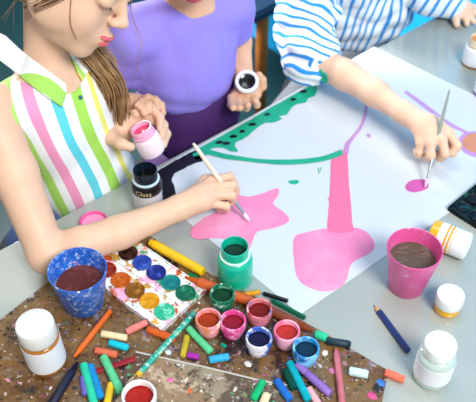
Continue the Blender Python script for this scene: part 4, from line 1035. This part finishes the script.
under(boy, link('rolled_cuff', Bs.mesh('rolled_cuff', .003, wrinkle(.004, 60, 8)), bstripe('cuff_stripes', (.92, -.27, -.27), .020, .02, 8, .62)))
Bs = Body()
Bs.chain([bsl, bel + Vector((0, 0, .006)), bel.lerp(bwl, .80)], [.047, .045, .034], .02)
under(boy, link('sleeve', Bs.mesh('sleeve', .003, wrinkle(.008, 46, 15)), bstripe('sleeve_stripes_b', (.8, -.4, -.4), .0205, .03, 10)))
# dab of green paint on the forearm
drape('paint_smear', [(318, 71), (321, 69), (323, 72), (327, 74), (329, 80), (325, 84), (321, 81), (318, 77)], [o for o in boy.children if o.name.startswith('body')], TEALP, boy, .0025, .001, 1.5)
hair_cap(boy, bH, bR_, 1.0, BROWN_HAIR, 6); face_parts(boy, bH, bR_)
under(boy, [o for o in S.objects if o.name.startswith('hair') and o.parent is boy][0])
bh = Vector((bC.x, bC.y, 0)) - bfd * .03
legs(boy, (bh.x + .02, bh.y + .05, TZ - .20), br, -e2, mat('grey_denim', '#77787C', .85, noise=.1), mat('blue_shoe', '#2C5C94', .5), .44, thigh=.33, rr=.066, knee=(.085, 1.325, TZ - .17))
stool((bh.x + .02, bh.y + .08), 'dark topped stool the child in the striped shirt sits on', .44)
# parts made with world coordinates keep them under the moved roots
for root in (girl, kid, boy):
    for o in root.children:
        o.matrix_parent_inverse = Matrix.Translation(root.location).inverted()

# ---------------------------------------------------------------- jars in hands
PKJ = mat('pink_white_jar', '#F7E4EE', .3, .5, noise=.04)
q = UPZ.rotation_difference(jax); base = at(153.5, 152, .060)
t = empty('paint_jar', base, q, 'open jar of pink paint held tilted in the hand of the girl in stripes', 'jar', None)
lathe('jar_body', [(0, 0), (.018, 0), (.0210, .002), (.0222, .006), (.0222, .032), (.0205, .036), (.0188, .038)], PKJ, t, 44)
lathe('neck', [(.0188, .037), (.0200, .0385), (.0200, .042), (.0186, .0430), (.0186, .0520), (.0180, .0535), (.0166, .0535), (.0160, .051), (.0158, .038)], mat('pink_neck', '#F7B6D2', .3), t, 44)
lathe('paint', [(.0160, .046), (.01, .0445), (0, .044)], mat('rose_paint', '#E2557E', .25, noise=.1), t, 32)
jb = at(247.5, 86, .040); jx = (Vector((-.05, -.52, .85))).normalized()
t = empty('paint_jar', jb - jx * .010, UPZ.rotation_difference(jx), 'white rimmed jar of black paint held up by the child in violet', 'jar', None)
lathe('jar_body', [(0, 0), (.016, 0), (.0185, .002), (.0195, .006), (.0205, .026), (.0222, .028), (.0222, .034), (.0212, .0356), (.0162, .0352), (.0156, .032), (.0150, .010)], mat('white_glaze', '#F0F6F6', .25), t, 44)
lathe('paint', [(.0158, .0305), (.011, .0285), (0, .028)], mat('black_paint', '#05070A', .15, .6), t, 32)

# ---------------------------------------------------------------- brushes in hands
def brush(p_end, p_tip, label, hc, fc, bc_, r=.0034):
    q, L = frame(p_end, p_tip); t = empty('paintbrush', p_end, q, label, 'paintbrush')
    lathe('handle', [(0, 0), (r * .5, .001), (r * .75, .008), (r, L * .28), (r * .95, L * .48), (r * .7, L * .66)], mat('handle_' + hc.strip('#'), hc, .35, noise=.12, nscale=60), t, 20)
    lathe('ferrule', [(r * .78, L * .65), (r * .82, L * .66), (r * .72, L - .022), (r * .70, L - .016)], mat('ferrule_' + fc.strip('#'), fc, .25, .5, metal=.7), t, 20)
    lathe('bristles', [(r * .68, L - .017), (r * .95, L - .011), (r * .75, L - .005), (r * .1, L)], mat('bristle_' + bc_.strip('#'), bc_, .6, bump=.5, bscale=500), t, 16)
brush(at(193, 143, .118), at(249.5, 221.5, .003), 'white handled paintbrush in the girl\'s right hand, tip on the pink star', '#EADBC8', '#B8BEC4', '#F6D8E4', .0040)
brush(at(449.5, 89, .125), at(425, 188, .003), 'thin grey paintbrush held over the magenta dab on the paper', '#8C968E', '#A8AEB2', '#F0C8DC', .0030)

# ---------------------------------------------------------------- chair in the background
cp = at(290, 40, -.30); 
cq = at(266, 3, -.27)
ch = empty('chair', (cq + e1 * .17 + e2 * .18).xy.to_3d(), Quaternion((0, 0, 1), ANG + .05), 'navy slatted chair with orange wooden legs by the cyan wall', 'chair')
for (x, y, h_, sp) in ((-.19, -.17, .44, .03), (.19, -.17, .44, .03), (-.19, .18, .86, .02), (.19, .18, .86, .02)):
    bm = bmesh.new(); s1 = 1 if x > 0 else -1; s2 = 1 if y > 0 else -1
    tube_bm(bm, [(x + s1 * sp, y + s2 * sp, 0), (x, y, .42), (x, y + (.03 if h_ > .5 else 0), h_)], [.018, .019, .017], 12); bmobj('leg', bm, WOOD, ch)
boxm('seat', (.52, .42, .035), (0, 0, .445), NAVY, ch, .008)
for z in (.56, .68, .80): boxm('back_rail', (.38, .02, .06), (0, .195, z), NAVY, ch, .005)
